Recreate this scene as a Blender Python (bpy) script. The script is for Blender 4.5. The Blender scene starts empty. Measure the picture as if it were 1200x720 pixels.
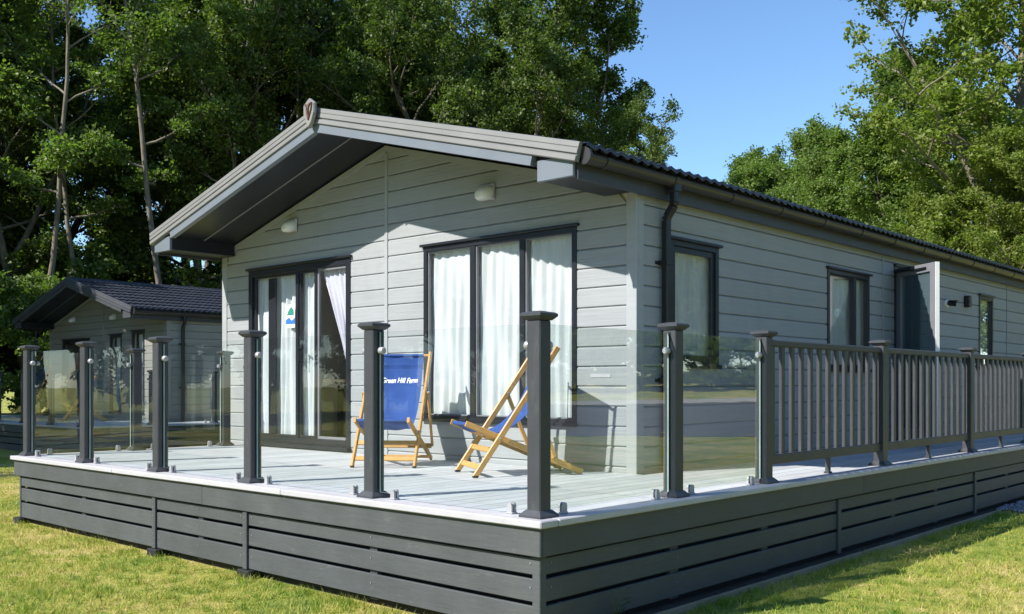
import bpy, bmesh, math, random
import numpy as np
from mathutils import Vector, Matrix
R = math.radians
random.seed(7)
scene = bpy.context.scene
COL = scene.collection

# ------------------------------------------------------------------ camera
YAW = 42.533
cam_d = bpy.data.cameras.new('camera'); cam = bpy.data.objects.new('camera', cam_d); COL.objects.link(cam)
cam.location = (3.341, -3.865, 0.715)
cam.rotation_euler = (R(90), 0, R(YAW))
cam_d.sensor_width = 36.0; cam_d.lens = 36.0 * 1150 / 1200
cam_d.shift_y = (451 - 360) / 1200.0
cam_d.clip_start = 0.05; cam_d.clip_end = 3000
scene.camera = cam
# ------------------------------------------------------------------ sky, sun, exposure
SUN = Vector((0.31, 0.95, -0.85)).normalized()          # the way the light travels
world = bpy.data.worlds.new('World'); scene.world = world; world.use_nodes = True
wn = world.node_tree.nodes; wl = world.node_tree.links
sky = wn.new('ShaderNodeTexSky'); sky.sky_type = 'NISHITA'; sky.sun_disc = False
sky.sun_elevation = math.asin(-SUN.z); sky.sun_rotation = math.atan2(-SUN.x, -SUN.y)
sky.air_density = 1.0; sky.dust_density = 0.0; sky.ozone_density = 2.2
wn['Background'].inputs['Strength'].default_value = 0.10
tint = wn.new('ShaderNodeMix'); tint.data_type = 'RGBA'; tint.blend_type = 'MULTIPLY'; tint.inputs[0].default_value = 1.0
tint.inputs[7].default_value = (.85, 1.02, 1.15, 1)          # a clear, deep blue summer sky
wl.new(sky.outputs['Color'], tint.inputs[6]); wl.new(tint.outputs[2], wn['Background'].inputs['Color'])
sl = bpy.data.lights.new('sun', 'SUN'); sl.energy = 4.9; sl.angle = R(0.53); sl.color = (1.0, 0.95, 0.88)
so = bpy.data.objects.new('sun', sl); COL.objects.link(so)
so.rotation_euler = SUN.to_track_quat('-Z', 'Y').to_euler(); so.location = (0, 0, 30)
vs = scene.view_settings
vs.view_transform = 'Standard'; vs.look = 'None'; vs.exposure = 0.9; vs.gamma = 1.0; vs.use_curve_mapping = False
scene.render.engine = 'CYCLES'
scene.cycles.transparent_max_bounces = 24
scene.cycles.max_bounces = 10

# ------------------------------------------------------------------ materials
MATS = {}
def new_mat(name):
    m = bpy.data.materials.new(name); m.use_nodes = True
    MATS[name] = m
    return m, m.node_tree.nodes, m.node_tree.links, m.node_tree.nodes['Principled BSDF']
def pos_vec(n, l, scale=(1, 1, 1)):
    g = n.new('ShaderNodeNewGeometry'); mp = n.new('ShaderNodeMapping'); mp.inputs['Scale'].default_value = scale
    l.new(g.outputs['Position'], mp.inputs['Vector'])
    return mp.outputs['Vector']
def noise(n, l, vec, scale, detail=4, rough=.55):
    t = n.new('ShaderNodeTexNoise'); t.inputs['Scale'].default_value = scale
    t.inputs['Detail'].default_value = detail; t.inputs['Roughness'].default_value = rough
    l.new(vec, t.inputs['Vector'])
    return t.outputs['Fac']
def ramp(n, l, fac, stops):
    r = n.new('ShaderNodeValToRGB')
    while len(r.color_ramp.elements) < len(stops): r.color_ramp.elements.new(0.5)
    for e, (p, c) in zip(r.color_ramp.elements, stops):
        e.position = p; e.color = (*c, 1)
    l.new(fac, r.inputs['Fac'])
    return r.outputs['Color']
def mixc(n, l, fac, a, b, mode='MIX'):
    m = n.new('ShaderNodeMix'); m.data_type = 'RGBA'; m.blend_type = mode
    for sock, v in ((m.inputs[0], fac), (m.inputs[6], a), (m.inputs[7], b)):
        if hasattr(v, 'links'): l.new(v, sock)
        elif isinstance(v, (int, float)): sock.default_value = v
        else: sock.default_value = (*v, 1)
    return m.outputs[2]
def bump(n, l, b, h, strength, dist=0.01):
    bp = n.new('ShaderNodeBump'); bp.inputs['Strength'].default_value = strength; bp.inputs['Distance'].default_value = dist
    l.new(h, bp.inputs['Height']); l.new(bp.outputs['Normal'], b.inputs['Normal'])
def obj_random(n):
    o = n.new('ShaderNodeObjectInfo'); return o.outputs['Random']
def surf(name, col, rough=.6, var=.12, grain=None, grain_str=.25, dirt=.12, spec=.4, nscale=3.0, metal=0.0):
    """painted / composite surface: slight blotching, per-piece shift, optional grain relief"""
    m, n, l, b = new_mat(name)
    v = pos_vec(n, l)
    f = noise(n, l, v, nscale, 5)
    lo = tuple(c * (1 - var) for c in col); hi = tuple(min(1, c * (1 + var)) for c in col)
    c = ramp(n, l, f, [(.3, lo), (.7, hi)])
    if grain:
        gv = pos_vec(n, l, grain)
        g = noise(n, l, gv, 1.0, 5, .6)
        c = mixc(n, l, .35, c, ramp(n, l, g, [(.3, tuple(x * .8 for x in col)), (.7, tuple(min(1, x * 1.12) for x in col))]))
        bump(n, l, b, g, grain_str, .006)
    r = obj_random(n)
    c = mixc(n, l, dirt, c, ramp(n, l, r, [(0, tuple(x * .55 for x in col)), (1, tuple(min(1, x * 1.25) for x in col))]))
    l.new(c, b.inputs['Base Color'])
    rr = n.new('ShaderNodeMapRange'); rr.inputs['To Min'].default_value = max(.05, rough - .1); rr.inputs['To Max'].default_value = min(1, rough + .12)
    l.new(f, rr.inputs['Value']); l.new(rr.outputs['Result'], b.inputs['Roughness'])
    b.inputs['Specular IOR Level'].default_value = spec; b.inputs['Metallic'].default_value = metal
    return m
surf('cladding', (.272, .288, .298), .62, .05, (2.2, 2.2, 55), .55, .12)
surf('trim_grey', (.295, .31, .318), .6, .05, (2, 2, 12), .15, .05)
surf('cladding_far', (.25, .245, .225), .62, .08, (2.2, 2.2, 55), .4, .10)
surf('barge', (.175, .176, .172), .45, .05, None, dirt=.05)
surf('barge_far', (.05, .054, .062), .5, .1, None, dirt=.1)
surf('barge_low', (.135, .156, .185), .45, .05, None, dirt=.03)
surf('anthracite', (.044, .047, .054), .45, .12, (6, 6, 40), .12, .12)
surf('skirt', (.068, .075, .078), .55, .16, (5, 5, 45), .35, .2, spec=.3)
surf('soffit', (.012, .013, .019), .38, .1, None, dirt=.03)
surf('frame_dark', (.014, .016, .022), .32, .1, None, dirt=.05)
surf('frame_grey', (.16, .165, .18), .4, .06, None, dirt=.03)
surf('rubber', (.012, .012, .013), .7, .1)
surf('gutter', (.034, .032, .032), .33, .12, None, dirt=.1)
surf('tile', (.028, .031, .042), .42, .25, None, dirt=.0, nscale=6)
surf('deck', (.45, .47, .485), .6, .09, (45, 1.6, 20), .3, .30)
surf('edging', (.40, .395, .415), .5, .05, (6, 6, 30), .1, .08)
surf('wood', (.50, .27, .085), .42, .16, (14, 14, 14), .1, .25, nscale=14)
surf('pale_wood', (.36, .25, .14), .5, .14, None, dirt=.1)
surf('dark_wood', (.05, .042, .036), .5, .15)
surf('inside', (.62, .60, .56), .7, .05)
surf('floor_in', (.23, .16, .10), .5, .2, (20, 2, 2), .1)
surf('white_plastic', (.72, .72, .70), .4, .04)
surf('steel', (.62, .62, .62), .3, .06, metal=.85)
surf('zinc', (.38, .38, .39), .4, .08, metal=.35)
surf('black_plastic', (.015, .015, .017), .35, .1)
surf('shield', (.19, .185, .17), .5, .12)
surf('bronze', (.075, .03, .02), .4, .2)
surf('print_white', (.8, .8, .8), .6, .02)
surf('print_blue', (.03, .14, .42), .5, .05)
surf('print_green', (.03, .20, .16), .5, .05)
surf('edge_timber', (.22, .19, .14), .8, .25, (3, 3, 30), .3)
surf('gravel', (.22, .225, .25), .8, .3)
surf('kerb_stone', (.38, .37, .34), .8, .15, nscale=8)
surf('reed', (.10, .14, .05), .7, .2)
surf('weed_leaf', (.07, .12, .05), .6, .25)

def scuff(name, col, scale, stretch, lo, hi, amt):
    m = MATS[name]; n, l = m.node_tree.nodes, m.node_tree.links; b = n['Principled BSDF']
    src = b.inputs['Base Color'].links[0].from_socket
    f = noise(n, l, pos_vec(n, l, stretch), scale, 6, .75)
    mr = n.new('ShaderNodeMapRange'); mr.inputs['From Min'].default_value = lo; mr.inputs['From Max'].default_value = hi; mr.inputs['To Max'].default_value = amt
    l.new(f, mr.inputs['Value']); l.new(mixc(n, l, mr.outputs['Result'], src, col), b.inputs['Base Color'])
scuff('skirt', (.14, .14, .13), 3.0, (1, 1, 1.4), .54, .74, .16)
scuff('skirt', (.16, .16, .155), 30.0, (.25, .25, 1), .60, .70, .35)
scuff('deck', (.24, .235, .215), 5.0, (1.5, .5, 1), .52, .70, .45)
scuff('deck', (.20, .17, .13), 55.0, (1, 1, 1), .66, .70, .5)
scuff('cladding', (.20, .205, .20), 2.2, (1.6, 1.6, .35), .54, .74, .35)
scuff('edging', (.25, .24, .22), 9.0, (1, 1, 1), .55, .72, .4)
scuff('anthracite', (.12, .12, .115), 12.0, (1.5, 1.5, .4), .56, .72, .35)
def canvas_mat():
    m, n, l, b = new_mat('canvas')
    v = pos_vec(n, l); f = noise(n, l, v, 9, 4)
    c = ramp(n, l, f, [(.3, (.030, .075, .26)), (.7, (.042, .098, .31))])
    l.new(c, b.inputs['Base Color']); b.inputs['Roughness'].default_value = .85; b.inputs['Specular IOR Level'].default_value = .2
    w = noise(n, l, v, 400, 2); bump(n, l, b, w, .3, .002)
    tr = n.new('ShaderNodeBsdfTranslucent'); l.new(c, tr.inputs['Color'])
    mx = n.new('ShaderNodeMixShader'); mx.inputs[0].default_value = .18
    l.new(b.outputs[0], mx.inputs[1]); l.new(tr.outputs[0], mx.inputs[2]); l.new(mx.outputs[0], n['Material Output'].inputs['Surface'])
canvas_mat()
def cloth_mat():
    m, n, l, b = new_mat('curtain')
    v = pos_vec(n, l, (1, 1, .1)); f = noise(n, l, v, 14, 3)
    c = ramp(n, l, f, [(.3, (.70, .72, .74)), (.7, (.84, .86, .87))])
    l.new(c, b.inputs['Base Color']); b.inputs['Roughness'].default_value = .9; b.inputs['Specular IOR Level'].default_value = .1
    tr = n.new('ShaderNodeBsdfTranslucent'); l.new(c, tr.inputs['Color'])
    mx = n.new('ShaderNodeMixShader'); mx.inputs[0].default_value = .35
    l.new(b.outputs[0], mx.inputs[1]); l.new(tr.outputs[0], mx.inputs[2]); l.new(mx.outputs[0], n['Material Output'].inputs['Surface'])
cloth_mat()
def sheer_mat():
    m, n, l, b = new_mat('sheer')
    c = (.60, .58, .66, 1)
    b.inputs['Base Color'].default_value = c; b.inputs['Roughness'].default_value = .9; b.inputs['Specular IOR Level'].default_value = .1
    v = pos_vec(n, l); f = noise(n, l, v, 60, 2)
    tp = n.new('ShaderNodeBsdfTransparent'); tp.inputs['Color'].default_value = (.9, .9, .92, 1)
    mr = n.new('ShaderNodeMapRange'); mr.inputs['To Min'].default_value = .12; mr.inputs['To Max'].default_value = .3
    l.new(f, mr.inputs['Value'])
    mx = n.new('ShaderNodeMixShader'); l.new(mr.outputs['Result'], mx.inputs[0])
    l.new(b.outputs[0], mx.inputs[1]); l.new(tp.outputs[0], mx.inputs[2]); l.new(mx.outputs[0], n['Material Output'].inputs['Surface'])
sheer_mat()
def glass_mat(name, tint, gain, rough=0.0):
    m, n, l, b = new_mat(name); n.remove(b)
    fr = n.new('ShaderNodeFresnel'); fr.inputs['IOR'].default_value = 1.5
    geo = n.new('ShaderNodeNewGeometry')
    inv = n.new('ShaderNodeMath'); inv.operation = 'SUBTRACT'; inv.inputs[0].default_value = 1.0; l.new(geo.outputs['Backfacing'], inv.inputs[1])
    m1 = n.new('ShaderNodeMath'); m1.operation = 'MULTIPLY'; l.new(fr.outputs[0], m1.inputs[0]); l.new(inv.outputs[0], m1.inputs[1])
    m2 = n.new('ShaderNodeMath'); m2.operation = 'MULTIPLY'; m2.use_clamp = True; l.new(m1.outputs[0], m2.inputs[0]); m2.inputs[1].default_value = gain
    tp = n.new('ShaderNodeBsdfTransparent'); tp.inputs['Color'].default_value = (*tint, 1)
    gl = n.new('ShaderNodeBsdfGlossy'); gl.inputs['Roughness'].default_value = rough; gl.inputs['Color'].default_value = (1, 1, 1, 1)
    v = pos_vec(n, l); f = noise(n, l, v, 1.6, 2)
    bp = n.new('ShaderNodeBump'); bp.inputs['Strength'].default_value = .03; bp.inputs['Distance'].default_value = .02
    l.new(f, bp.inputs['Height']); l.new(bp.outputs['Normal'], gl.inputs['Normal'])
    mx = n.new('ShaderNodeMixShader'); l.new(m2.outputs[0], mx.inputs[0]); l.new(tp.outputs[0], mx.inputs[1]); l.new(gl.outputs[0], mx.inputs[2])
    l.new(mx.outputs[0], n['Material Output'].inputs['Surface'])
glass_mat('glass', (.965, .98, .975), 1.0)
glass_mat('glass_side', (.90, .93, .92), 2.6)
glass_mat('pane_side', (.93, .95, .95), 2.6)
glass_mat('pane', (.97, .985, .985), 1.05)
def frosted():
    m, n, l, b = new_mat('frosted'); v = pos_vec(n, l); f = noise(n, l, v, 60, 3)
    l.new(ramp(n, l, f, [(.3, (.07, .10, .115)), (.7, (.10, .135, .15))]), b.inputs['Base Color'])
    b.inputs['Roughness'].default_value = .12; bump(n, l, b, f, .15, .004)
frosted()
def half_frosted():
    n = MATS['frosted'].node_tree.nodes; l = MATS['frosted'].node_tree.links
    tp = n.new('ShaderNodeBsdfTransparent'); tp.inputs['Color'].default_value = (.80, .92, .93, 1)
    mx = n.new('ShaderNodeMixShader'); mx.inputs[0].default_value = .45
    l.new(n['Principled BSDF'].outputs[0], mx.inputs[1]); l.new(tp.outputs[0], mx.inputs[2]); l.new(mx.outputs[0], n['Material Output'].inputs['Surface'])
half_frosted()
def glass_edge():
    m, n, l, b = new_mat('glass_edge')
    b.inputs['Base Color'].default_value = (.30, .42, .38, 1); b.inputs['Roughness'].default_value = .15
    v = pos_vec(n, l); f = noise(n, l, v, 6, 2)
    l.new(ramp(n, l, f, [(.3, (.24, .36, .32)), (.7, (.36, .48, .44))]), b.inputs['Base Color'])
glass_edge()
def leaf_mat(name, dark, mid, light, transl=.32, gloss=.45):
    m, n, l, b = new_mat(name)
    at = n.new('ShaderNodeAttribute'); at.attribute_name = 'tone'
    c = ramp(n, l, at.outputs['Fac'], [(0.05, dark), (.5, mid), (.95, light)])
    r = obj_random(n)
    c = mixc(n, l, .25, c, ramp(n, l, r, [(0, tuple(x * .6 for x in mid)), (1, tuple(x * 1.4 for x in mid))]))
    l.new(c, b.inputs['Base Color']); b.inputs['Roughness'].default_value = gloss; b.inputs['Specular IOR Level'].default_value = .3
    tc = mixc(n, l, 1.0, c, (1.0, 1.25, .45), 'MULTIPLY')
    tr = n.new('ShaderNodeBsdfTranslucent'); l.new(tc, tr.inputs['Color'])
    mx = n.new('ShaderNodeMixShader'); mx.inputs[0].default_value = transl
    l.new(b.outputs[0], mx.inputs[1]); l.new(tr.outputs[0], mx.inputs[2]); l.new(mx.outputs[0], n['Material Output'].inputs['Surface'])
leaf_mat('leaf_dark', (.032, .055, .013), (.085, .125, .028), (.165, .205, .048), .46)
leaf_mat('leaf_mid', (.085, .135, .036), (.14, .205, .050), (.21, .265, .065), .48)
leaf_mat('leaf_pale', (.11, .155, .030), (.18, .235, .045), (.26, .295, .060), .48)
def bark(name, a, bcol):
    m, n, l, b = new_mat(name)
    v = pos_vec(n, l, (1, 1, .25)); f = noise(n, l, v, 9, 6, .7)
    l.new(ramp(n, l, f, [(.3, a), (.7, bcol)]), b.inputs['Base Color']); b.inputs['Roughness'].default_value = .9
    bump(n, l, b, f, .8, .05)
bark('bark', (.05, .042, .032), (.16, .135, .10))
bark('bark_pale', (.09, .075, .055), (.25, .22, .17))
def grass_cols(n, l):
    v = pos_vec(n, l)
    big = noise(n, l, v, .8, 4, .6); fine = noise(n, l, v, 8.0, 5, .7)
    ad = n.new('ShaderNodeMath'); ad.operation = 'ADD'; l.new(big, ad.inputs[0]); l.new(fine, ad.inputs[1])
    hf = n.new('ShaderNodeMath'); hf.operation = 'MULTIPLY'; hf.inputs[1].default_value = .5; l.new(ad.outputs[0], hf.inputs[0])
    return ramp(n, l, hf.outputs[0], [(.40, (.11, .22, .020)), (.465, (.24, .33, .036)), (.525, (.46, .44, .085)), (.60, (.72, .58, .25))])
def grass_mats():
    m, n, l, b = new_mat('lawn')
    c = grass_cols(n, l)
    v = pos_vec(n, l); f2 = noise(n, l, v, 60, 5, .7)
    c = mixc(n, l, .4, c, ramp(n, l, f2, [(.3, (.12, .13, .03)), (.7, (.48, .42, .15))]))
    l.new(c, b.inputs['Base Color']); b.inputs['Roughness'].default_value = .95; b.inputs['Specular IOR Level'].default_value = .1
    bump(n, l, b, f2, 1.0, .03)
    m, n, l, b = new_mat('grass_blade')
    c = grass_cols(n, l)
    at = n.new('ShaderNodeAttribute'); at.attribute_name = 'tone'
    c = mixc(n, l, .42, c, ramp(n, l, at.outputs['Fac'], [(.0, (.08, .17, .016)), (.5, (.31, .39, .050)), (1, (.78, .66, .32))]))
    l.new(c, b.inputs['Base Color']); b.inputs['Roughness'].default_value = .6; b.inputs['Specular IOR Level'].default_value = .25
    tr = n.new('ShaderNodeBsdfTranslucent'); l.new(c, tr.inputs['Color'])
    mx = n.new('ShaderNodeMixShader'); mx.inputs[0].default_value = .42
    l.new(b.outputs[0], mx.inputs[1]); l.new(tr.outputs[0], mx.inputs[2]); l.new(mx.outputs[0], n['Material Output'].inputs['Surface'])
grass_mats()
def soil_road():
    m, n, l, b = new_mat('soil'); v = pos_vec(n, l); f = noise(n, l, v, 18, 6, .7)
    l.new(ramp(n, l, f, [(.3, (.018, .014, .010)), (.7, (.07, .055, .04))]), b.inputs['Base Color']); b.inputs['Roughness'].default_value = .95; bump(n, l, b, f, 1, .03)
    m, n, l, b = new_mat('asphalt'); v = pos_vec(n, l); f = noise(n, l, v, 45, 6, .75); g = noise(n, l, v, .6, 3)
    c = mixc(n, l, .4, ramp(n, l, f, [(.3, (.05, .05, .055)), (.7, (.11, .11, .115))]), ramp(n, l, g, [(.3, (.05, .05, .052)), (.7, (.10, .10, .10))]))
    l.new(c, b.inputs['Base Color']); b.inputs['Roughness'].default_value = .9; bump(n, l, b, f, .5, .01)
soil_road()

# ------------------------------------------------------------------ mesh helpers
def tag(o, label=None, cat=None, group=None, kind=None):
    if label: o['label'] = label
    if cat: o['category'] = cat
    if group: o['group'] = group
    if kind: o['kind'] = kind
    return o
def empty(name, loc, rz=0, label=None, cat=None, group=None):
    o = bpy.data.objects.new(name, None); COL.objects.link(o); o.location = loc; o.rotation_euler = (0, 0, rz)
    o.empty_display_size = .2
    return tag(o, label, cat, group)
class MB:
    def __init__(s): s.v = []; s.f = []; s.m = []; s.sm = []
    def add(s, vs, fs, mi=0, smooth=False):
        k = len(s.v); s.v += [tuple(v) for v in vs]
        for f in fs: s.f.append(tuple(i + k for i in f)); s.m.append(mi); s.sm.append(smooth)
        return s
    def box(s, x0, x1, y0, y1, z0, z1, c=0.0, mi=0):
        if c <= 0:
            vs = [(x0,y0,z0),(x1,y0,z0),(x1,y1,z0),(x0,y1,z0),(x0,y0,z1),(x1,y0,z1),(x1,y1,z1),(x0,y1,z1)]
            return s.add(vs, [(0,3,2,1),(4,5,6,7),(0,1,5,4),(1,2,6,5),(2,3,7,6),(3,0,4,7)], mi)
        c = min(c, .45*(x1-x0), .45*(y1-y0), .45*(z1-z0))
        X = (x0, x1); Y = (y0, y1); Z = (z0, z1); vs = []; ix = {}
        for i in (0,1):
            for j in (0,1):
                for k in (0,1):
                    dx = c if i == 0 else -c; dy = c if j == 0 else -c; dz = c if k == 0 else -c
                    ix[i,j,k,'x'] = len(vs); vs.append((X[i], Y[j]+dy, Z[k]+dz))
                    ix[i,j,k,'y'] = len(vs); vs.append((X[i]+dx, Y[j], Z[k]+dz))
                    ix[i,j,k,'z'] = len(vs); vs.append((X[i]+dx, Y[j]+dy, Z[k]))
        fs = []
        for i in (0,1):
            q = [ix[i,0,0,'x'], ix[i,1,0,'x'], ix[i,1,1,'x'], ix[i,0,1,'x']]; fs.append(q if i else q[::-1])
            q = [ix[0,i,0,'y'], ix[1,i,0,'y'], ix[1,i,1,'y'], ix[0,i,1,'y']]; fs.append(q[::-1] if i else q)
            q = [ix[0,0,i,'z'], ix[1,0,i,'z'], ix[1,1,i,'z'], ix[0,1,i,'z']]; fs.append(q if i else q[::-1])
        for a in (0,1):
            for b in (0,1):
                e = (a + b) % 2
                q = [ix[a,b,0,'x'], ix[a,b,0,'y'], ix[a,b,1,'y'], ix[a,b,1,'x']]; fs.append(q if not e else q[::-1])
                q = [ix[a,0,b,'x'], ix[a,0,b,'z'], ix[a,1,b,'z'], ix[a,1,b,'x']]; fs.append(q[::-1] if not e else q)
                q = [ix[0,a,b,'y'], ix[0,a,b,'z'], ix[1,a,b,'z'], ix[1,a,b,'y']]; fs.append(q if not e else q[::-1])
                for k in (0,1):
                    t = [ix[a,b,k,'x'], ix[a,b,k,'y'], ix[a,b,k,'z']]
                    fs.append(t if (a+b+k) % 2 else t[::-1])
        return s.add(vs, fs, mi)
    def prism(s, prof, p0, p1, U, V, mi=0, smooth=False, off=None):
        """sweep a closed 2-d profile from p0 to p1; U, V span the profile plane"""
        U = Vector(U); V = Vector(V); n = len(prof)
        a = [Vector(p0) + U*u + V*v for u, v in prof]; b = [Vector(p1) + U*u + V*v for u, v in prof]
        fs = [(i, (i+1) % n, n + (i+1) % n, n + i) for i in range(n)] + [tuple(range(n))[::-1], tuple(range(n, 2*n))]
        return s.add(a + b, fs, mi, smooth)
    def bar(s, p0, p1, w, h, up=(0, 0, 1), c=.2, mi=0):
        """a rectangular bar with chamfered long edges"""
        p0 = Vector(p0); p1 = Vector(p1); d = (p1-p0).normalized(); up = Vector(up)
        U = d.cross(up).normalized(); V = U.cross(d).normalized()
        k = c*min(w, h); a, b = w/2, h/2
        prof = [(-a+k,-b),(a-k,-b),(a,-b+k),(a,b-k),(a-k,b),(-a+k,b),(-a,b-k),(-a,-b+k)]
        return s.prism(prof, p0, p1, U, V, mi)
    def tube(s, pts, rads, n=8, mi=0, caps=True, smooth=True):
        pts = [Vector(p) for p in pts]; vs = []; fs = []; pu = None
        for i, p in enumerate(pts):
            d = (pts[min(i+1, len(pts)-1)] - pts[max(i-1, 0)]).normalized()
            u = (pu - d*pu.dot(d)) if pu is not None else d.orthogonal()
            u = (u if u.length > 1e-5 else d.orthogonal()).normalized(); pu = u; w = d.cross(u)
            r = rads[i] if hasattr(rads, '__len__') else rads
            for k in range(n):
                t = 2*math.pi*k/n; vs.append(p + (u*math.cos(t) + w*math.sin(t))*r)
        for i in range(len(pts)-1):
            for k in range(n): fs.append((i*n+k, i*n+(k+1) % n, (i+1)*n+(k+1) % n, (i+1)*n+k))
        s.add(vs, fs, mi, smooth)
        if caps:
            s.add(vs[:n], [tuple(range(n))[::-1]], mi); s.add(vs[-n:], [tuple(range(n))], mi)
        return s
    def mesh(s, name, mats):
        me = bpy.data.meshes.new(name); me.from_pydata(s.v, [], s.f)
        for m in (mats if isinstance(mats, (list, tuple)) else [mats]): me.materials.append(MATS[m])
        if any(s.m): me.polygons.foreach_set('material_index', s.m)
        if any(s.sm): me.polygons.foreach_set('use_smooth', s.sm)
        me.update(); return me
    def build(s, name, mats, parent=None, loc=(0, 0, 0)):
        return put(name, s.mesh(name, mats), parent, loc)
def put(name, me, parent=None, loc=(0, 0, 0), rot=None):
    o = bpy.data.objects.new(name, me); COL.objects.link(o)
    if parent: o.parent = parent
    o.location = loc
    if rot: o.rotation_euler = rot
    return o
def fast_mesh(name, verts, faces, mat, tone=None, smooth=False):
    """numpy mesh: verts (N,3); faces (M,k)"""
    me = bpy.data.meshes.new(name); M, k = faces.shape
    me.vertices.add(len(verts)); me.vertices.foreach_set('co', np.ascontiguousarray(verts, np.float32).ravel())
    me.loops.add(M*k); me.loops.foreach_set('vertex_index', np.ascontiguousarray(faces, np.int32).ravel())
    me.polygons.add(M); me.polygons.foreach_set('loop_start', np.arange(0, M*k, k, dtype=np.int32))
    me.materials.append(MATS[mat])
    if tone is not None:
        a = me.attributes.new('tone', 'FLOAT', 'POINT'); a.data.foreach_set('value', np.ascontiguousarray(tone, np.float32))
    me.update(calc_edges=True)
    if smooth: me.polygons.foreach_set('use_smooth', np.ones(M, bool))
    return me

# ------------------------------------------------------------------ ground, road
GZ = -0.675
RD = Vector((.51, .86)).normalized(); RA = Vector((RD.y, -RD.x)); RO = Vector((11.5, 21.0))
def ground_z(x, y):
    x = np.asarray(x, float); y = np.asarray(y, float)
    t = (x-RO.x)*RD.x + (y-RO.y)*RD.y
    up = np.clip(t, 0, 26)*.075
    und = .018*np.sin(x*.55+.7)*np.sin(y*.48) + .03*np.sin(x*.11)*np.sin(y*.13+1)
    near = np.clip((np.hypot(x+3, y-2)-9)/8, 0, 1)
    return GZ + up*np.clip((x+6)/14, 0, 1) + und*near - .03*np.clip(x/3, 0, 1)*np.clip(y/4, 0, 1)
def axis_pts(lo, hi):
    a = np.concatenate([-np.geomspace(400, 30, 14), np.arange(-29, 60, 1.0), np.geomspace(61, 400, 14)])
    return a
gx = axis_pts(0, 0); gy = axis_pts(0, 0); GX, GY = np.meshgrid(gx, gy, indexing='ij')
V = np.stack([GX, GY, ground_z(GX, GY)], -1).reshape(-1, 3); ny = len(gy)
I, J = np.meshgrid(np.arange(len(gx)-1), np.arange(ny-1), indexing='ij'); a = (I*ny+J).ravel()
tag(put('ground', fast_mesh('ground', V, np.stack([a, a+ny, a+ny+1, a+1], 1), 'lawn', smooth=True)), kind='structure')
def strip(name, t0, t1, h, mat, u0=-9, u1=75, step=1.0, skirt=0.0):
    mb = MB(); us = np.arange(u0, u1+.01, step); vs = []; fs = []
    ts = np.linspace(t0, t1, max(2, int((t1-t0)/1.0)+1))
    for u in us:
        bend = .006*(u-20)**2 * (1 if u < 20 else .3)
        for t in ts:
            p = RO + RA*float(u) + RD*float(t+bend); vs.append((p.x, p.y, float(ground_z(p.x, p.y))+h))
    k = len(ts)
    for i in range(len(us)-1):
        for j in range(k-1): fs.append((i*k+j, (i+1)*k+j, (i+1)*k+j+1, i*k+j+1))
    if skirt:
        q = len(vs); vs += [(x, y, z-skirt) for x, y, z in vs]
        for i in range(len(us)-1):
            fs.append((i*k, q+i*k, q+(i+1)*k, (i+1)*k)); fs.append((i*k+k-1, (i+1)*k+k-1, q+(i+1)*k+k-1, q+i*k+k-1))
    return tag(mb.add(vs, fs, smooth=False).build(name, mat), kind='structure')
strip('road', -4.0, 7.5, .012, 'asphalt')
strip('kerb', 7.5, 7.9, .13, 'kerb_stone', skirt=.2)

# ------------------------------------------------------------------ lodge
PITCH = 0.164; SLOPE = 0.268; HW = 3.06
def cut_course(z0, z1, lo, hi, opens):
    """pieces of one board course around the openings"""
    out = []; xs = sorted({lo, hi, *[v for o in opens for v in o[:2] if lo < v < hi]})
    for a, b in zip(xs, xs[1:]):
        mid = (a+b)/2; zz = [(z0, z1)]
        for ox0, ox1, oz0, oz1 in opens:
            if ox0 < mid < ox1:
                nz = []
                for c, d in zz:
                    if oz0 > c: nz.append((c, min(d, oz0)))
                    if oz1 < d: nz.append((max(c, oz1), d))
                zz = [(c, d) for c, d in nz if d-c > .012]
        for c, d in zz:
            if out and abs(out[-1][1]-a) < 1e-6 and out[-1][2:] == (c, d): out[-1] = (out[-1][0], b, c, d)
            else: out.append((a, b, c, d))
    return out
def siding_mesh(a0, b0, a1, b1, z0, z1, top, side):
    """lapped board; a/b are ends at z0 and z1; side False: faces -y, True: faces +x"""
    T = .022
    prof = [(0, z0), (T-.004, z0), (T, z0+.006)]
    prof += [(T, z1-.018), (.013, z1-.008), (.006, z1-.002), (0, z1-.002)] if top else [(T, z1), (0, z1)]
    vs = []
    for e in (0, 1):
        for d, z in prof:
            t = (z-z0)/(z1-z0); x = (a0+(a1-a0)*t) if e == 0 else (b0+(b1-b0)*t)
            vs.append((x, -d, z) if not side else (d, x, z))
    n = len(prof)
    fs = [(i, (i+1) % n, n+(i+1) % n, n+i) for i in range(n)] + [tuple(range(n))[::-1], tuple(range(n, 2*n))]
    if side: pass
    return MB().add(vs, fs)
def fix_normals(me):
    bm = bmesh.new(); bm.from_mesh(me); bmesh.ops.recalc_face_normals(bm, faces=bm.faces); bm.to_mesh(me); bm.free(); return me
def gable_x(z): return (HW + .02) if z <= 2.28 else max(0.0, (3.105 - z)/SLOPE)
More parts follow.
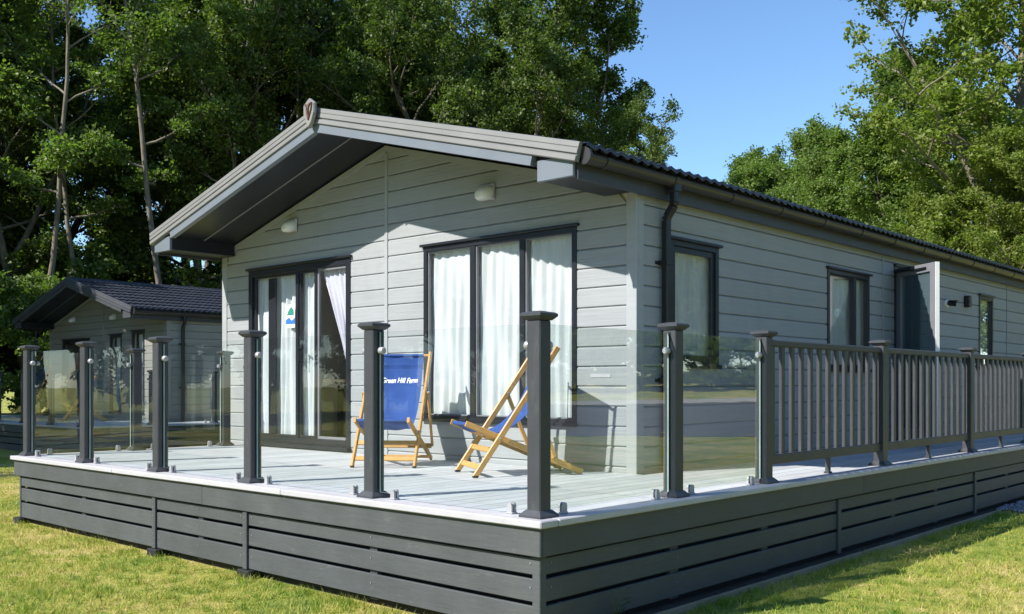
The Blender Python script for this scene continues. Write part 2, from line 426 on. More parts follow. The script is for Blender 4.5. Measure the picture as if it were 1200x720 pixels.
def wall_front(root, opens, clad, zlow=-.6):
    z = .05 - PITCH*math.ceil((.05-zlow)/PITCH)
    while z < 3.06:
        z1 = z + PITCH
        for lo, hi in ((-HW+.07, -.022), (.022, HW-.07)):
            for a, b, c, d in cut_course(z, z1, lo, hi, opens):
                g0, g1 = gable_x(c), gable_x(min(d, 3.10))
                if lo < 0: a0, a1, b0, b1 = max(a, -g0), max(a, -g1), b, b
                else: a0, a1, b0, b1 = a, a, min(b, g0), min(b, g1)
                if b0-a0 < .03: continue
                if b1 < a1: b1 = a1 = (a1 if lo > 0 else b1)
                put('siding_board', fix_normals(siding_mesh(a0, b0, a1, b1, c, min(d, 3.10), abs(d-z1) < 1e-6, False).mesh('siding_board', clad)), root)
        z = z1
def wall_side(root, opens, clad, length, joints, top=2.29, zlow=-.6):
    z = .05 - PITCH*math.ceil((.05-zlow)/PITCH)
    cuts = [.07] + joints + [length]
    while z < top-.01:
        z1 = min(z + PITCH, top)
        for lo, hi in zip(cuts, cuts[1:]):
            for a, b, c, d in cut_course(z, z1, lo+.002, hi-.002, opens):
                me = fix_normals(siding_mesh(a, b, a, b, c, d, abs(d-z-PITCH) < 1e-6, True).mesh('siding_board', clad))
                put('siding_board', me, root, (HW, 0, 0))
        z = z1
def lining_front(opens):
    mb = MB()
    for a, b, c, d in cut_course(-.6, 2.3, -HW+.02, HW-.02, opens): mb.box(a, b, .002, .09, c, d)
    vs = [(-HW+.02, .002, 2.3), (HW-.02, .002, 2.3), (0, .002, 3.10), (-HW+.02, .09, 2.3), (HW-.02, .09, 2.3), (0, .09, 3.10)]
    return mb.add(vs, [(0, 1, 2), (5, 4, 3), (1, 4, 5, 2), (0, 2, 5, 3)])
def lining_side(opens, length, x):
    mb = MB()
    for a, b, c, d in cut_course(-.6, 2.3, .092, length, opens): mb.box(min(x, x-.088), max(x, x-.088), a, b, c, d)
    return mb
def window_unit(root, name, rect, axis, bays, sill=True, framew=.05, sash=.014, grey=()):
    """rect (a0,a1,z0,z1) along x (axis 0, facing -y) or y (axis 1, facing +x); bays = pane spans"""
    a0, a1, z0, z1 = rect
    def bx(mb, p, q, d0, d1, e0, e1, c=.004, mi=0):
        # depth d measured outwards from the wall face
        if axis == 0: mb.box(p, q, -d1, -d0, e0, e1, c, mi)
        else: mb.box(HW+d0, HW+d1, p, q, e0, e1, c, mi)
    mb = MB()
    bx(mb, a0, a0+framew, -.016, .034, z0, z1); bx(mb, a1-framew, a1, -.016, .034, z0, z1)
    bx(mb, a0+framew, a1-framew, -.016, .034, z0, z0+framew); bx(mb, a0+framew, a1-framew, -.016, .034, z1-framew, z1)
    w = mb.build(name, 'frame_dark', root)
    for (p0, p1), (q0, q1) in zip(bays, bays[1:]):
        m = MB(); bx(m, p1, q0, -.014, .030, z0+framew, z1-framew); m.build('mullion', 'frame_dark', w)
    m = MB(); bx(m, a0-.03, a1+.03, .02, .062, z1-.002, z1+.022); m.build('drip_cap', 'frame_dark', w)
    if sill:
        m = MB(); bx(m, a0-.012, a1+.012, .036, .058, z0-.012, z0+.022); m.build('sill', 'frame_dark', w)
    for k, (p0, p1) in enumerate(bays):
        lo, hi = z0+framew, z1-framew
        m = MB(); t = sash
        bx(m, p0, p0+t, -.015, .016, lo, hi, .003); bx(m, p1-t, p1, -.015, .016, lo, hi, .003)
        bx(m, p0+t, p1-t, -.015, .016, lo, lo+t, .003); bx(m, p0+t, p1-t, -.015, .016, hi-t, hi, .003)
        m.build('sash', 'frame_grey' if k in grey else 'frame_dark', w)
        m = MB(); bx(m, p0+t-.004, p1-t+.004, -.012, -.004, lo+t-.004, hi-t+.004, 0); m.build('pane', 'pane' if axis == 0 else 'pane_side', w)
    return w
TILE = {}
def tile_mesh(length):
    if length in TILE: return TILE[length]
    # right slope sheet in local axes: u down the slope, y along the ridge
    course, wave = .36, .135; U = 3.36; rows = []
    n = int(length/wave*6); ys = np.linspace(0, length, n+1); ph = ys/wave*2*math.pi
    wv = .010*np.sin(ph) + .004*np.sin(2*ph)
    us, hs, am = [], [], []
    k = 0
    while k*course < U:
        u0 = k*course; u1 = min(U, u0+course)
        for t in (0, .5, 1.0):
            us.append(u0+(u1-u0)*t); hs.append(.004+.028*t); am.append(1)
        us.append(u1+.001); hs.append(.004); am.append(1); k += 1
    us = np.array(us); hs = np.array(hs)
    Vv = np.zeros((len(us), n+1, 3)); ang = math.atan(SLOPE); cu, su = math.cos(ang), math.sin(ang)
    H = hs[:, None] + wv[None, :]
    Vv[..., 0] = us[:, None]*cu + H*su; Vv[..., 2] = -us[:, None]*su + H*cu; Vv[..., 1] = ys[None, :]
    a = (np.arange(len(us)-1)[:, None]*(n+1) + np.arange(n)[None, :]).ravel()
    F = np.stack([a, a+n+1, a+n+2, a+1], 1)
    TILE[length] = fast_mesh('roof_tiles', Vv.reshape(-1, 3), F, 'tile'); return TILE[length]
def flip_x(me):
    m = me.copy()
    co = np.empty(len(m.vertices)*3, np.float32); m.vertices.foreach_get('co', co); co = co.reshape(-1, 3); co[:, 0] *= -1
    m.vertices.foreach_set('co', co.ravel()); m.flip_normals(); m.update(); return m
def build_roof(root, length, near=True):
    OH = .90; y0 = -OH; y1 = length+.25; half = 3.19; zr = 3.30        # zr: ridge of the slab's top face
    L = y1-y0
    roof = empty('roof', (0, 0, 0)); roof.parent = root
    # make the roof a mesh part: the two slabs
    mb = MB()
    for s in (-1, 1):
        prof = [(0, zr-.10), (0, zr), (s*half, zr-SLOPE*half), (s*half, zr-SLOPE*half-.10)]
        a = [(x, y0+.035, z) for x, z in prof]; b = [(x, y1, z) for x, z in prof]
        mb.add(a+b, [(0,1,5,4),(1,2,6,5),(2,3,7,6),(3,0,4,7),(3,2,1,0),(4,5,6,7)])
    me = fix_normals(mb.mesh('roof', 'soffit'))
    bpy.data.objects.remove(roof); roof = put('roof', me, root)
    t = tile_mesh(round(L-.02, 3))
    put('roof_tiles', t, roof, (0, y0+.02, zr+.012)); put('roof_tiles', flip_x(t), roof, (0, y0+.02, zr+.012))
    mb = MB(); mb.tube([(0, y0+.05, zr-.035), (0, y1, zr-.035)], .085, 10); mb.build('ridge_cap', 'tile', roof)
    # barge boards: an upper moulding in three steps and a lower face set back
    ang = math.atan(SLOPE); c, sn = math.cos(ang), math.sin(ang)
    for s in (-1, 1):
        D = Vector((s*c, 0, -sn)); N = Vector((s*sn, 0, c)); P0 = Vector((0, y0, zr+.045)); Ls = (half+.02)/c
        prof = [(.0, .0), (-.010, -.003), (-.013, -.040), (-.008, -.046), (-.015, -.052), (-.018, -.086),
                (-.004, -.092), (-.004, -.100), (-.020, -.104), (-.023, -.140), (-.016, -.147), (.03, -.147), (.03, 0)]
        m = MB()
        n = len(prof); A = []; B = []
        for dy, dn in prof:
            # mitre at the ridge
            q = P0 + Vector((0, dy, 0)) + N*dn; tt = -q.x/D.x; A.append(q + D*tt); B.append(P0 + D*Ls + Vector((0, dy, 0)) + N*dn)
        m.add(A+B, [(i, (i+1) % n, n+(i+1) % n, n+i) for i in range(n)] + [tuple(range(n))[::-1], tuple(range(n, 2*n))])
        put('barge_moulding', fix_normals(m.mesh('barge_moulding', 'barge' if near else 'barge_far')), roof)
        prof = [(-.006, -.149), (-.006, -.225), (.05, -.225), (.05, -.149)]; n = 4; A = []; B = []; m = MB()
        for dy, dn in prof:
            q = P0 + Vector((0, dy, 0)) + N*dn; tt = -q.x/D.x; A.append(q + D*tt); B.append(P0 + D*(2.785/c) + Vector((0, dy, 0)) + N*dn)
        m.add(A+B, [(i, (i+1) % n, n+(i+1) % n, n+i) for i in range(n)] + [tuple(range(n))[::-1], tuple(range(n, 2*n))])
        put('barge_board', fix_normals(m.mesh('barge_board', 'barge_low' if near else 'barge_far')), roof)
        # sloped soffit in two panels with a cover strip
        zs = zr-.10-.045
        for u, (ya, yb) in enumerate(((y0+.052, y0+.445), (y0+.455, -.026))):
            m = MB(); pts = []
            for x in (.0, half-.33):
                z = zs - SLOPE*x
                pts += [(s*x, ya, z), (s*x, yb, z), (s*x, yb, z+.04), (s*x, ya, z+.04)]
            m.add(pts, [(0,1,2,3),(7,6,5,4),(0,4,5,1),(1,5,6,2),(2,6,7,3),(3,7,4,0)])
            put('soffit_panel', fix_normals(m.mesh('soffit_panel', 'soffit')), roof)
        m = MB(); pts = []
        for x in (.0, half-.33):
            z = zs - SLOPE*x - .006
            pts += [(s*x, y0+.441, z), (s*x, y0+.459, z), (s*x, y0+.459, z+.02), (s*x, y0+.441, z+.02)]
        m.add(pts, [(0,1,2,3),(7,6,5,4),(0,4,5,1),(1,5,6,2),(2,6,7,3),(3,7,4,0)]); put('cover_strip', fix_normals(m.mesh('cover_strip', 'frame_grey')), roof)
        # rake strip where the gable wall meets the soffit
        m = MB(); pts = []
        for x in (.0, HW-.1):
            z = 3.108 - SLOPE*x
            pts += [(s*x, -.040, z-.03), (s*x, -.0255, z-.03), (s*x, -.0255, z+.03), (s*x, -.040, z+.03)]
        m.add(pts, [(0,1,2,3),(7,6,5,4),(0,4,5,1),(1,5,6,2),(2,6,7,3),(3,7,4,0)]); put('rake_trim', fix_normals(m.mesh('rake_trim', 'trim_grey')), root)
        # eave box: soffit, fascia, front end
        xa, xb = sorted((s*2.78, s*3.13))
        ze = 2.262
        m = MB(); m.box(xa, xb, y0+.012, y0+.045, ze-.012, 2.41, .004); m.build('eave_end', 'barge_low' if near else 'barge_far', roof)
        m = MB(); m.box(xa+.004, xb-.004, y0+.046, -.042, ze, ze+.02); m.box(s*2.80-.01, s*2.80+.01, y0+.046, -.042, ze+.02, 2.50); m.build('eave_soffit', 'soffit', roof)
        xi, xo = sorted((s*3.082, s*3.126))
        m = MB(); m.box(xi, xo, -.041, y1, ze, ze+.02); m.build('eave_soffit', 'soffit', roof)
        xi, xo = sorted((s*3.128, s*3.15)); m = MB(); y = y0+.05
        m.box(xi, xo, y, y1, ze-.03, 2.45); m.build('fascia', 'anthracite', roof)
        # gutter: an open half round, with union and bracket clips
        if s > 0 or not near:
            m = MB(); gx_ = s*3.212; gz = 2.395; n = 10; vs = []; fs = []
            for yy in (y0+.06, y1):
                for k in range(n+1):
                    t = math.pi + math.pi*k/n; vs.append((gx_+.058*math.cos(t), yy, gz+.062*math.sin(t)))
                for k in range(n+1):
                    t = 2*math.pi - math.pi*k/n; vs.append((gx_+.053*math.cos(t), yy, gz+.057*math.sin(t)))
            q = 2*n+2
            for k in range(q): fs.append((k, (k+1) % q, q+(k+1) % q, q+k))
            fs += [tuple(range(q))[::-1], tuple(range(q, 2*q))]
            g = put('gutter', fix_normals(m.add(vs, fs).mesh('gutter', 'gutter')), roof)
            m = MB(); m.tube([(gx_, y0+.035, gz-.006), (gx_, y0+.06, gz-.006)], .066, 10); m.build('stop_end', 'gutter', g)
            clip = MB(); prof = []
            for k in range(n+1):
                t = math.pi + math.pi*k/n; prof.append((.066*math.cos(t), .071*math.sin(t)))
            clip.prism(prof, (0, -.025, 0), (0, .025, 0), (1, 0, 0), (0, 0, 1)); cm = fix_normals(clip.mesh('gutter_clip', 'gutter'))
            yy = y0+.28
            while yy < y1-.2:
                put('gutter_clip', cm, g, (gx_, yy, gz+.003)); yy += .92
    return roof
def downpipe(root, y):
    mb = MB(); gx_ = 3.212
    pts = [(gx_, y, 2.36), (gx_, y, 2.21), (gx_-.005, y, 2.185), (HW+.085, y, 2.10), (HW+.075, y, 2.07), (HW+.075, y, -.03)]
    w = .032
    for p, q in zip(pts, pts[1:]):
        mb.bar(p, q, .065, .065, up=(0, 1, 0), c=.18)
    d = mb.build('downpipe', 'black_plastic', root)
    clip = MB().box(HW+.02, HW+.115, y-.045, y+.045, -.02, .02, .004).box(HW+.02, HW+.03, y-.09, y+.09, -.014, .014, .003).mesh('pipe_clip', 'black_plastic')
    for z in (1.72, .75): put('pipe_clip', clip, d, (0, 0, z))
    m = MB().box(gx_-.045, gx_+.045, y-.05, y+.05, 2.29, 2.40, .01); m.build('gutter_outlet', 'black_plastic', d)
def bulkhead(root, x, z):
    """round-headed outdoor lamp on the gable"""
    mb = MB(); mb.box(x-.10, x+.10, -.050, -.0245, z-.07, z+.085, .012); b = mb.build('wall_lamp', 'zinc', root)
    vs = []; fs = []; n = 12; rows = 5
    for j in range(rows+1):
        ph = math.pi/2*j/rows
        for k in range(n):
            t = 2*math.pi*k/n; sx = abs(math.cos(t))**.7*math.copysign(1, math.cos(t)); sz = abs(math.sin(t))**.7*math.copysign(1, math.sin(t))
            vs.append((x+.095*sx*math.cos(ph*.85), -.051-.10*math.sin(ph), z+.07*sz*math.cos(ph*.85)-.03*math.sin(ph)))
    for j in range(rows):
        for k in range(n): fs.append((j*n+k, j*n+(k+1) % n, (j+1)*n+(k+1) % n, (j+1)*n+k))
    fs.append(tuple(range(rows*n, rows*n+n)))
    m = MB().add(vs, fs, smooth=True); put('lamp_lens', fix_normals(m.mesh('lamp_lens', 'white_plastic')), b)

def curtain(name, root_loc, x0, x1, z0, z1, y, folds, amp, label, mat='curtain', axis=0, left=None, group=None, seed=0):
    """hanging cloth; left(t) optional: share of the width swept aside at height share t (0 top, 1 bottom)"""
    rnd = random.Random(seed); n = folds*8; rows = 16; vs = []; fs = []
    ph = [rnd.uniform(-.7, .7) for _ in range(folds+2)]; am = [rnd.uniform(.5, 1.2) for _ in range(folds+2)]
    for j in range(rows+1):
        t = j/rows; z = z1 + (z0-z1)*t
        for i in range(n+1):
            s = i/n; k = s*folds; kk = int(min(k, folds-1))
            a = amp*(am[kk]*(1-(k-kk)) + am[kk+1]*(k-kk))*(.45+.55*t)
            d = a*math.sin(2*math.pi*k + ph[kk]*(1-(k-kk)) + ph[kk+1]*(k-kk) + .35*math.sin(t*3+kk)) + .006*math.sin(31*s+9*t)
            l0 = left(t) if left else 0
            x = x0 + (x1-x0)*(l0 + (1-l0)*s) + .012*math.sin(t*4+i*.3)*t
            vs.append((x, y+d, z) if axis == 0 else (y+d, x, z))
    for j in range(rows):
        for i in range(n): fs.append((j*(n+1)+i, j*(n+1)+i+1, (j+1)*(n+1)+i+1, (j+1)*(n+1)+i))
    o = MB().add(vs, fs, smooth=True).build(name, mat, None, root_loc)
    return tag(o, label, 'curtain', group)

LO = Vector((-4.33, 2.634, 0)); LEN = 12.2
DOOR = (-2.505, -.579, .045, 2.06); WIN = (.565, 2.473, .37, 2.055)
SW1 = (.455, 1.236, .868, 1.94); SW2 = (3.463, 4.55, .868, 1.955); SD = (5.30, 6.16, .03, 2.14); SW3 = (8.42, 9.06, .95, 2.0)
lodge = empty('lodge', LO, 0, 'light grey clad holiday lodge with dark window frames and an open gabled porch roof', 'lodge')
wall_front(lodge, [DOOR, WIN], 'cladding')
wall_side(lodge, [SW1, SW2, SD, SW3], 'cladding', LEN, [4.95, 9.75])
put('inner_wall', lining_front([DOOR, WIN]).mesh('inner_wall', 'inside'), lodge)
put('inner_wall', lining_side([SW1, SW2, SD, SW3], LEN, HW-.002).mesh('inner_wall', 'inside'), lodge)
put('inner_wall', lining_side([], LEN, -HW+.09).mesh('inner_wall', 'inside'), lodge)
put('back_wall', MB().box(-HW, HW, LEN, LEN+.1, -.6, 2.3).mesh('back_wall', 'cladding'), lodge)
put('partition', MB().box(-HW+.1, HW-.1, 5.0, 5.1, .02, 2.3).mesh('partition', 'inside'), lodge)
put('inner_floor', MB().box(-HW+.1, HW-.1, .091, LEN-.01, -.10, .03).mesh('inner_floor', 'floor_in'), lodge)
put('inner_ceiling', MB().box(-HW+.1, HW-.1, .091, LEN-.01, 2.22, 2.26).mesh('inner_ceiling', 'inside'), lodge)
put('centre_strip', MB().box(-.024, .024, -.032, -.0, -.6, 3.07, .004).mesh('centre_strip', 'trim_grey'), lodge)
for s in (1, -1):
    mb = MB(); mb.box(*sorted((s*(HW-.072), s*(HW+.031))), -.031, .0, -.6, 2.30, .004)
    mb.box(*sorted((s*(HW-.0), s*(HW+.031))), .0005, .072, -.6, 2.29, .004); mb.build('corner_trim', 'trim_grey', lodge)
put('left_wall', MB().box(-HW, -HW+.001, .001, LEN, -.6, 2.29).mesh('left_wall', 'cladding'), lodge)
for y in (4.95, 9.75): put('joint_strip', MB().box(HW+.0245, HW+.030, y-.02, y+.02, -.6, 2.235, .002).mesh('joint_strip', 'cladding'), lodge)
roof = build_roof(lodge, LEN)
downpipe(lodge, .33)
bulkhead(lodge, -1.62, 2.50); bulkhead(lodge, 1.43, 2.47)
# shield emblem at the ridge
mb = MB(); Z0 = 3.335
out = [(0, .085), (.085, .03), (.085, -.06), (.045, -.15), (0, -.20), (-.045, -.15), (-.085, -.06), (-.085, .03)]
a = [(x, -.965, Z0+z) for x, z in out]; b = [(x*.9, -.978, Z0+z*.9-.004) for x, z in out]; c = [(x, -.945, Z0+z) for x, z in out]; n = len(out)
mb.add(c+a+b, [(i, (i+1) % n, n+(i+1) % n, n+i) for i in range(n)] + [(n+i, n+(i+1) % n, 2*n+(i+1) % n, 2*n+i) for i in range(n)] + [tuple(range(2*n, 3*n)), tuple(range(n))[::-1]])
sh = put('ridge_emblem', fix_normals(mb.mesh('ridge_emblem', 'shield')), roof); sh['label'] = 'pale shield with a bronze V shaped emblem at the gable peak'
for pts in ([(-.055, .035), (-.035, .01), (-.02, -.05), (0, -.11)], [(.055, .04), (.02, .035), (.0, -.0), (.0, -.11)], [(.055, .04), (.045, -.02), (.02, -.07), (0, -.11)], [(-.055, .035), (-.02, .03), (0, 0)]):
    MB().tube([(x, -.981, Z0+z-.01) for x, z in pts], .009, 6).build('emblem_stroke', 'bronze', sh)
# front windows and door
window_unit(lodge, 'window', WIN, 0, [(.615, 1.200), (1.268, 1.822), (1.884, 2.423)], grey=(0, 1, 2))
dw = window_unit(lodge, 'sliding_door', DOOR, 0, [(-2.40, -1.55), (-1.508, -1.20), (-1.17, -.64)], sill=False, framew=.075, sash=.03, grey=(2,))
MB().box(-2.10, -1.96, -.026, -.002, .15, 1.94, .004).build('door_stile', 'frame_dark', dw)
MB().box(DOOR[0]-.02, DOOR[1]+.02, -.085, -.036, .012, .052, .004).build('threshold', 'frame_dark', dw)
hb = MB(); hb.bar((-1.44, -.075, .95), (-1.44, -.075, 1.14), .022, .022, up=(1, 0, 0)); hb.bar((-1.44, -.075, 1.13), (-1.36, -.075, 1.13), .02, .02); hb.box(-1.455, -1.425, -.075, -.018, .96, .98); hb.box(-1.455, -1.425, -.075, -.018, 1.10, 1.12)
hb.build('door_handle', 'black_plastic', dw)
# notice on the sliding pane: white card, green hill, blue wave
nt = MB().box(-1.78, -1.61, -.0035, .0005, 1.36, 1.62).build('notice', 'print_white', dw)
MB().add([(-1.765, -.005, 1.50), (-1.625, -.005, 1.50), (-1.63, -.005, 1.56), (-1.68, -.005, 1.60), (-1.73, -.005, 1.56)], [(0, 1, 2, 3, 4)]).build('notice_mark', 'print_green', nt)
MB().add([(-1.78, -.005, 1.40), (-1.61, -.005, 1.40), (-1.61, -.005, 1.47), (-1.67, -.005, 1.44), (-1.72, -.005, 1.48), (-1.78, -.005, 1.45)], [(0, 1, 2, 3, 4, 5)]).build('notice_mark', 'print_blue', nt)
# side windows
window_unit(lodge, 'window', SW1, 1, [(.505, 1.186)], sash=.05)
window_unit(lodge, 'window', SW2, 1, [(3.513, 4.13), (4.19, 4.50)])
window_unit(lodge, 'window', SW3, 1, [(8.47, 9.01)])
# side door: frame and an open leaf
df = MB(); a0, a1, z0, z1 = SD
df.box(HW-.06, HW+.034, a0, a0+.06, z0, z1, .004).box(HW-.06, HW+.034, a1-.06, a1, z0, z1, .004).box(HW-.06, HW+.034, a0+.06, a1-.06, z1-.06, z1, .004).box(HW-.06, HW+.05, a0+.06, a1-.06, z0, z0+.03, .004)
df.box(HW+.02, HW+.062, a0-.03, a1+.03, z1-.002, z1+.022, .004)
sd = df.build('side_door', 'frame_dark', lodge)
lw = .78; leaf = MB(); t = .028
leaf.box(0, .10, -t, t, .05, 2.10, .005).box(lw-.10, lw, -t, t, .05, 2.10, .005).box(.10, lw-.10, -t, t, 2.0, 2.10, .005).box(.10, lw-.10, -t, t, .05, .20, .005)
lf = leaf.build('door_leaf', 'frame_grey', sd, (HW+.045, a0+.055, 0)); lf.rotation_euler = (0, 0, R(-37))
MB().box(.097, lw-.097, -.006, .006, .197, 2.003).build('pane', 'frosted', lf)
MB().box(lw+.0005, lw+.006, -t+.004, t-.004, .05, 2.10).build('sunlit_edge', 'white_plastic', lf)  # white strip painted in for the sunlit lock edge of the leaf
MB().bar((.02, -.05, 2.075), (.38, -.05, 2.075), .05, .045).bar((.36, -.05, 2.05), (.62, -.04, 2.05), .02, .02).build('door_closer', 'black_plastic', lf)
# security camera and small lamp on the side wall
cm_ = MB(); yy = 7.08; cm_.tube([(HW+.02, yy, 1.80), (HW+.045, yy, 1.80)], .055, 14); c0 = cm_.build('camera_mount', 'white_plastic', lodge)
MB().tube([(HW+.046, yy, 1.80), (HW+.07, yy, 1.80), (HW+.15, yy+.015, 1.785)], [.02, .036, .032], 12).box(HW+.06, HW+.17, yy-.035, yy+.05, 1.824, 1.835, .003).build('camera_body', 'black_plastic', c0)
MB().box(HW+.02, HW+.10, 7.78, 7.88, 1.79, 1.95, .012).build('side_lamp', 'black_plastic', lodge)
# cladding sticker left on the gable
MB().box(2.62, 2.83, -.0265, -.0245, .775, .805).build('plate', 'edging', lodge)

# curtains, furniture inside
curtain('curtain', LO, .575, 1.24, .385, 2.04, .046, 6, .022, 'white curtain in the window bay next to the centre strip of the gable', seed=1)
curtain('curtain', LO, 1.225, 1.86, .385, 2.04, .050, 6, .022, 'white curtain in the middle bay of the three part window', seed=2)
curtain('curtain', LO, 1.845, 2.463, .385, 2.04, .046, 6, .022, 'white curtain in the window bay next to the lodge corner', seed=3)
curtain('curtain', LO, -2.495, -1.56, .07, 2.03, .052, 8, .026, 'white curtain drawn behind the sliding door pane with the notice', seed=4)
curtain('curtain', LO, -1.56, -1.28, .07, 2.03, .052, 3, .026, 'narrow white curtain swept aside behind the door handle', seed=5, left=lambda t: -.0 if t < .3 else 0.0)
curtain('sheer_curtain', LO, -1.22, -.60, .55, 2.03, .05, 7, .02, 'lilac sheer curtain swept to one side over the dining table', 'sheer', left=lambda t: min(.86, .02+1.05*t), seed=6)
curtain('curtain', LO, 3.50, 4.52, .90, 1.93, HW-.05, 8, .022, 'white curtain in the two pane side window', axis=1, seed=7)
curtain('curtain', LO, 8.46, 9.02, .98, 1.97, HW-.05, 5, .022, 'pale curtain in the narrow side window beyond the open door', axis=1, seed=8)
curtain('added_net', LO, .47, 1.228, .885, 1.93, HW-.05, 8, .016, 'pale net curtain added to brighten the single pane side window behind the downpipe', axis=1, seed=9)  # pale cloth added so the pane looks as bright as reflected trees
tb = empty('dining_table', LO + Vector((-2.15, 1.25, .03)), 0, 'wooden dining table inside the lodge behind the sliding door', 'table')
MB().box(-.75, .75, -.42, .42, .715, .75, .008).build('table_top', 'pale_wood', tb)
MB().box(-.68, .68, -.36, .36, .63, .714, .004).build('apron', 'dark_wood', tb)
lm = MB().box(-.035, .035, -.035, .035, 0, .629, .005).mesh('leg', 'dark_wood')
for sx in (-1, 1):
    for sy in (-1, 1): put('leg', lm, tb, (sx*.69, sy*.34, 0))
def dining_chair(loc, rz, label):
    r = empty('dining_chair', loc, rz, label, 'chair', 'dining chairs')
    MB().box(-.21, .21, -.2, .22, .42, .46, .012).build('seat', 'white_plastic', r)
    for sx in (-1, 1):
        MB().bar((sx*.19, -.19, 0), (sx*.19, -.19, .42), .04, .04, up=(0, 1, 0)).build('leg', 'dark_wood', r)
        MB().bar((sx*.19, .2, 0), (sx*.19, .21, .42), .04, .04, up=(0, 1, 0)).bar((sx*.19, .21, .42), (sx*.19, .27, .95), .04, .035, up=(0, 1, 0)).build('back_post', 'dark_wood', r)
    for z in (.60, .70, .80, .90): MB().box(-.17, .17, .225+(z-.4)*.11-.01, .225+(z-.4)*.11+.01, z-.03, z+.03, .004).build('slat', 'dark_wood', r)
dining_chair(LO + Vector((-2.55, 1.95, .03)), R(20), 'dark slatted dining chair behind the far end of the indoor table')
dining_chair(LO + Vector((-2.0, 2.0, .03)), R(-12), 'dark slatted dining chair on the room side of the indoor table next to the curtain')

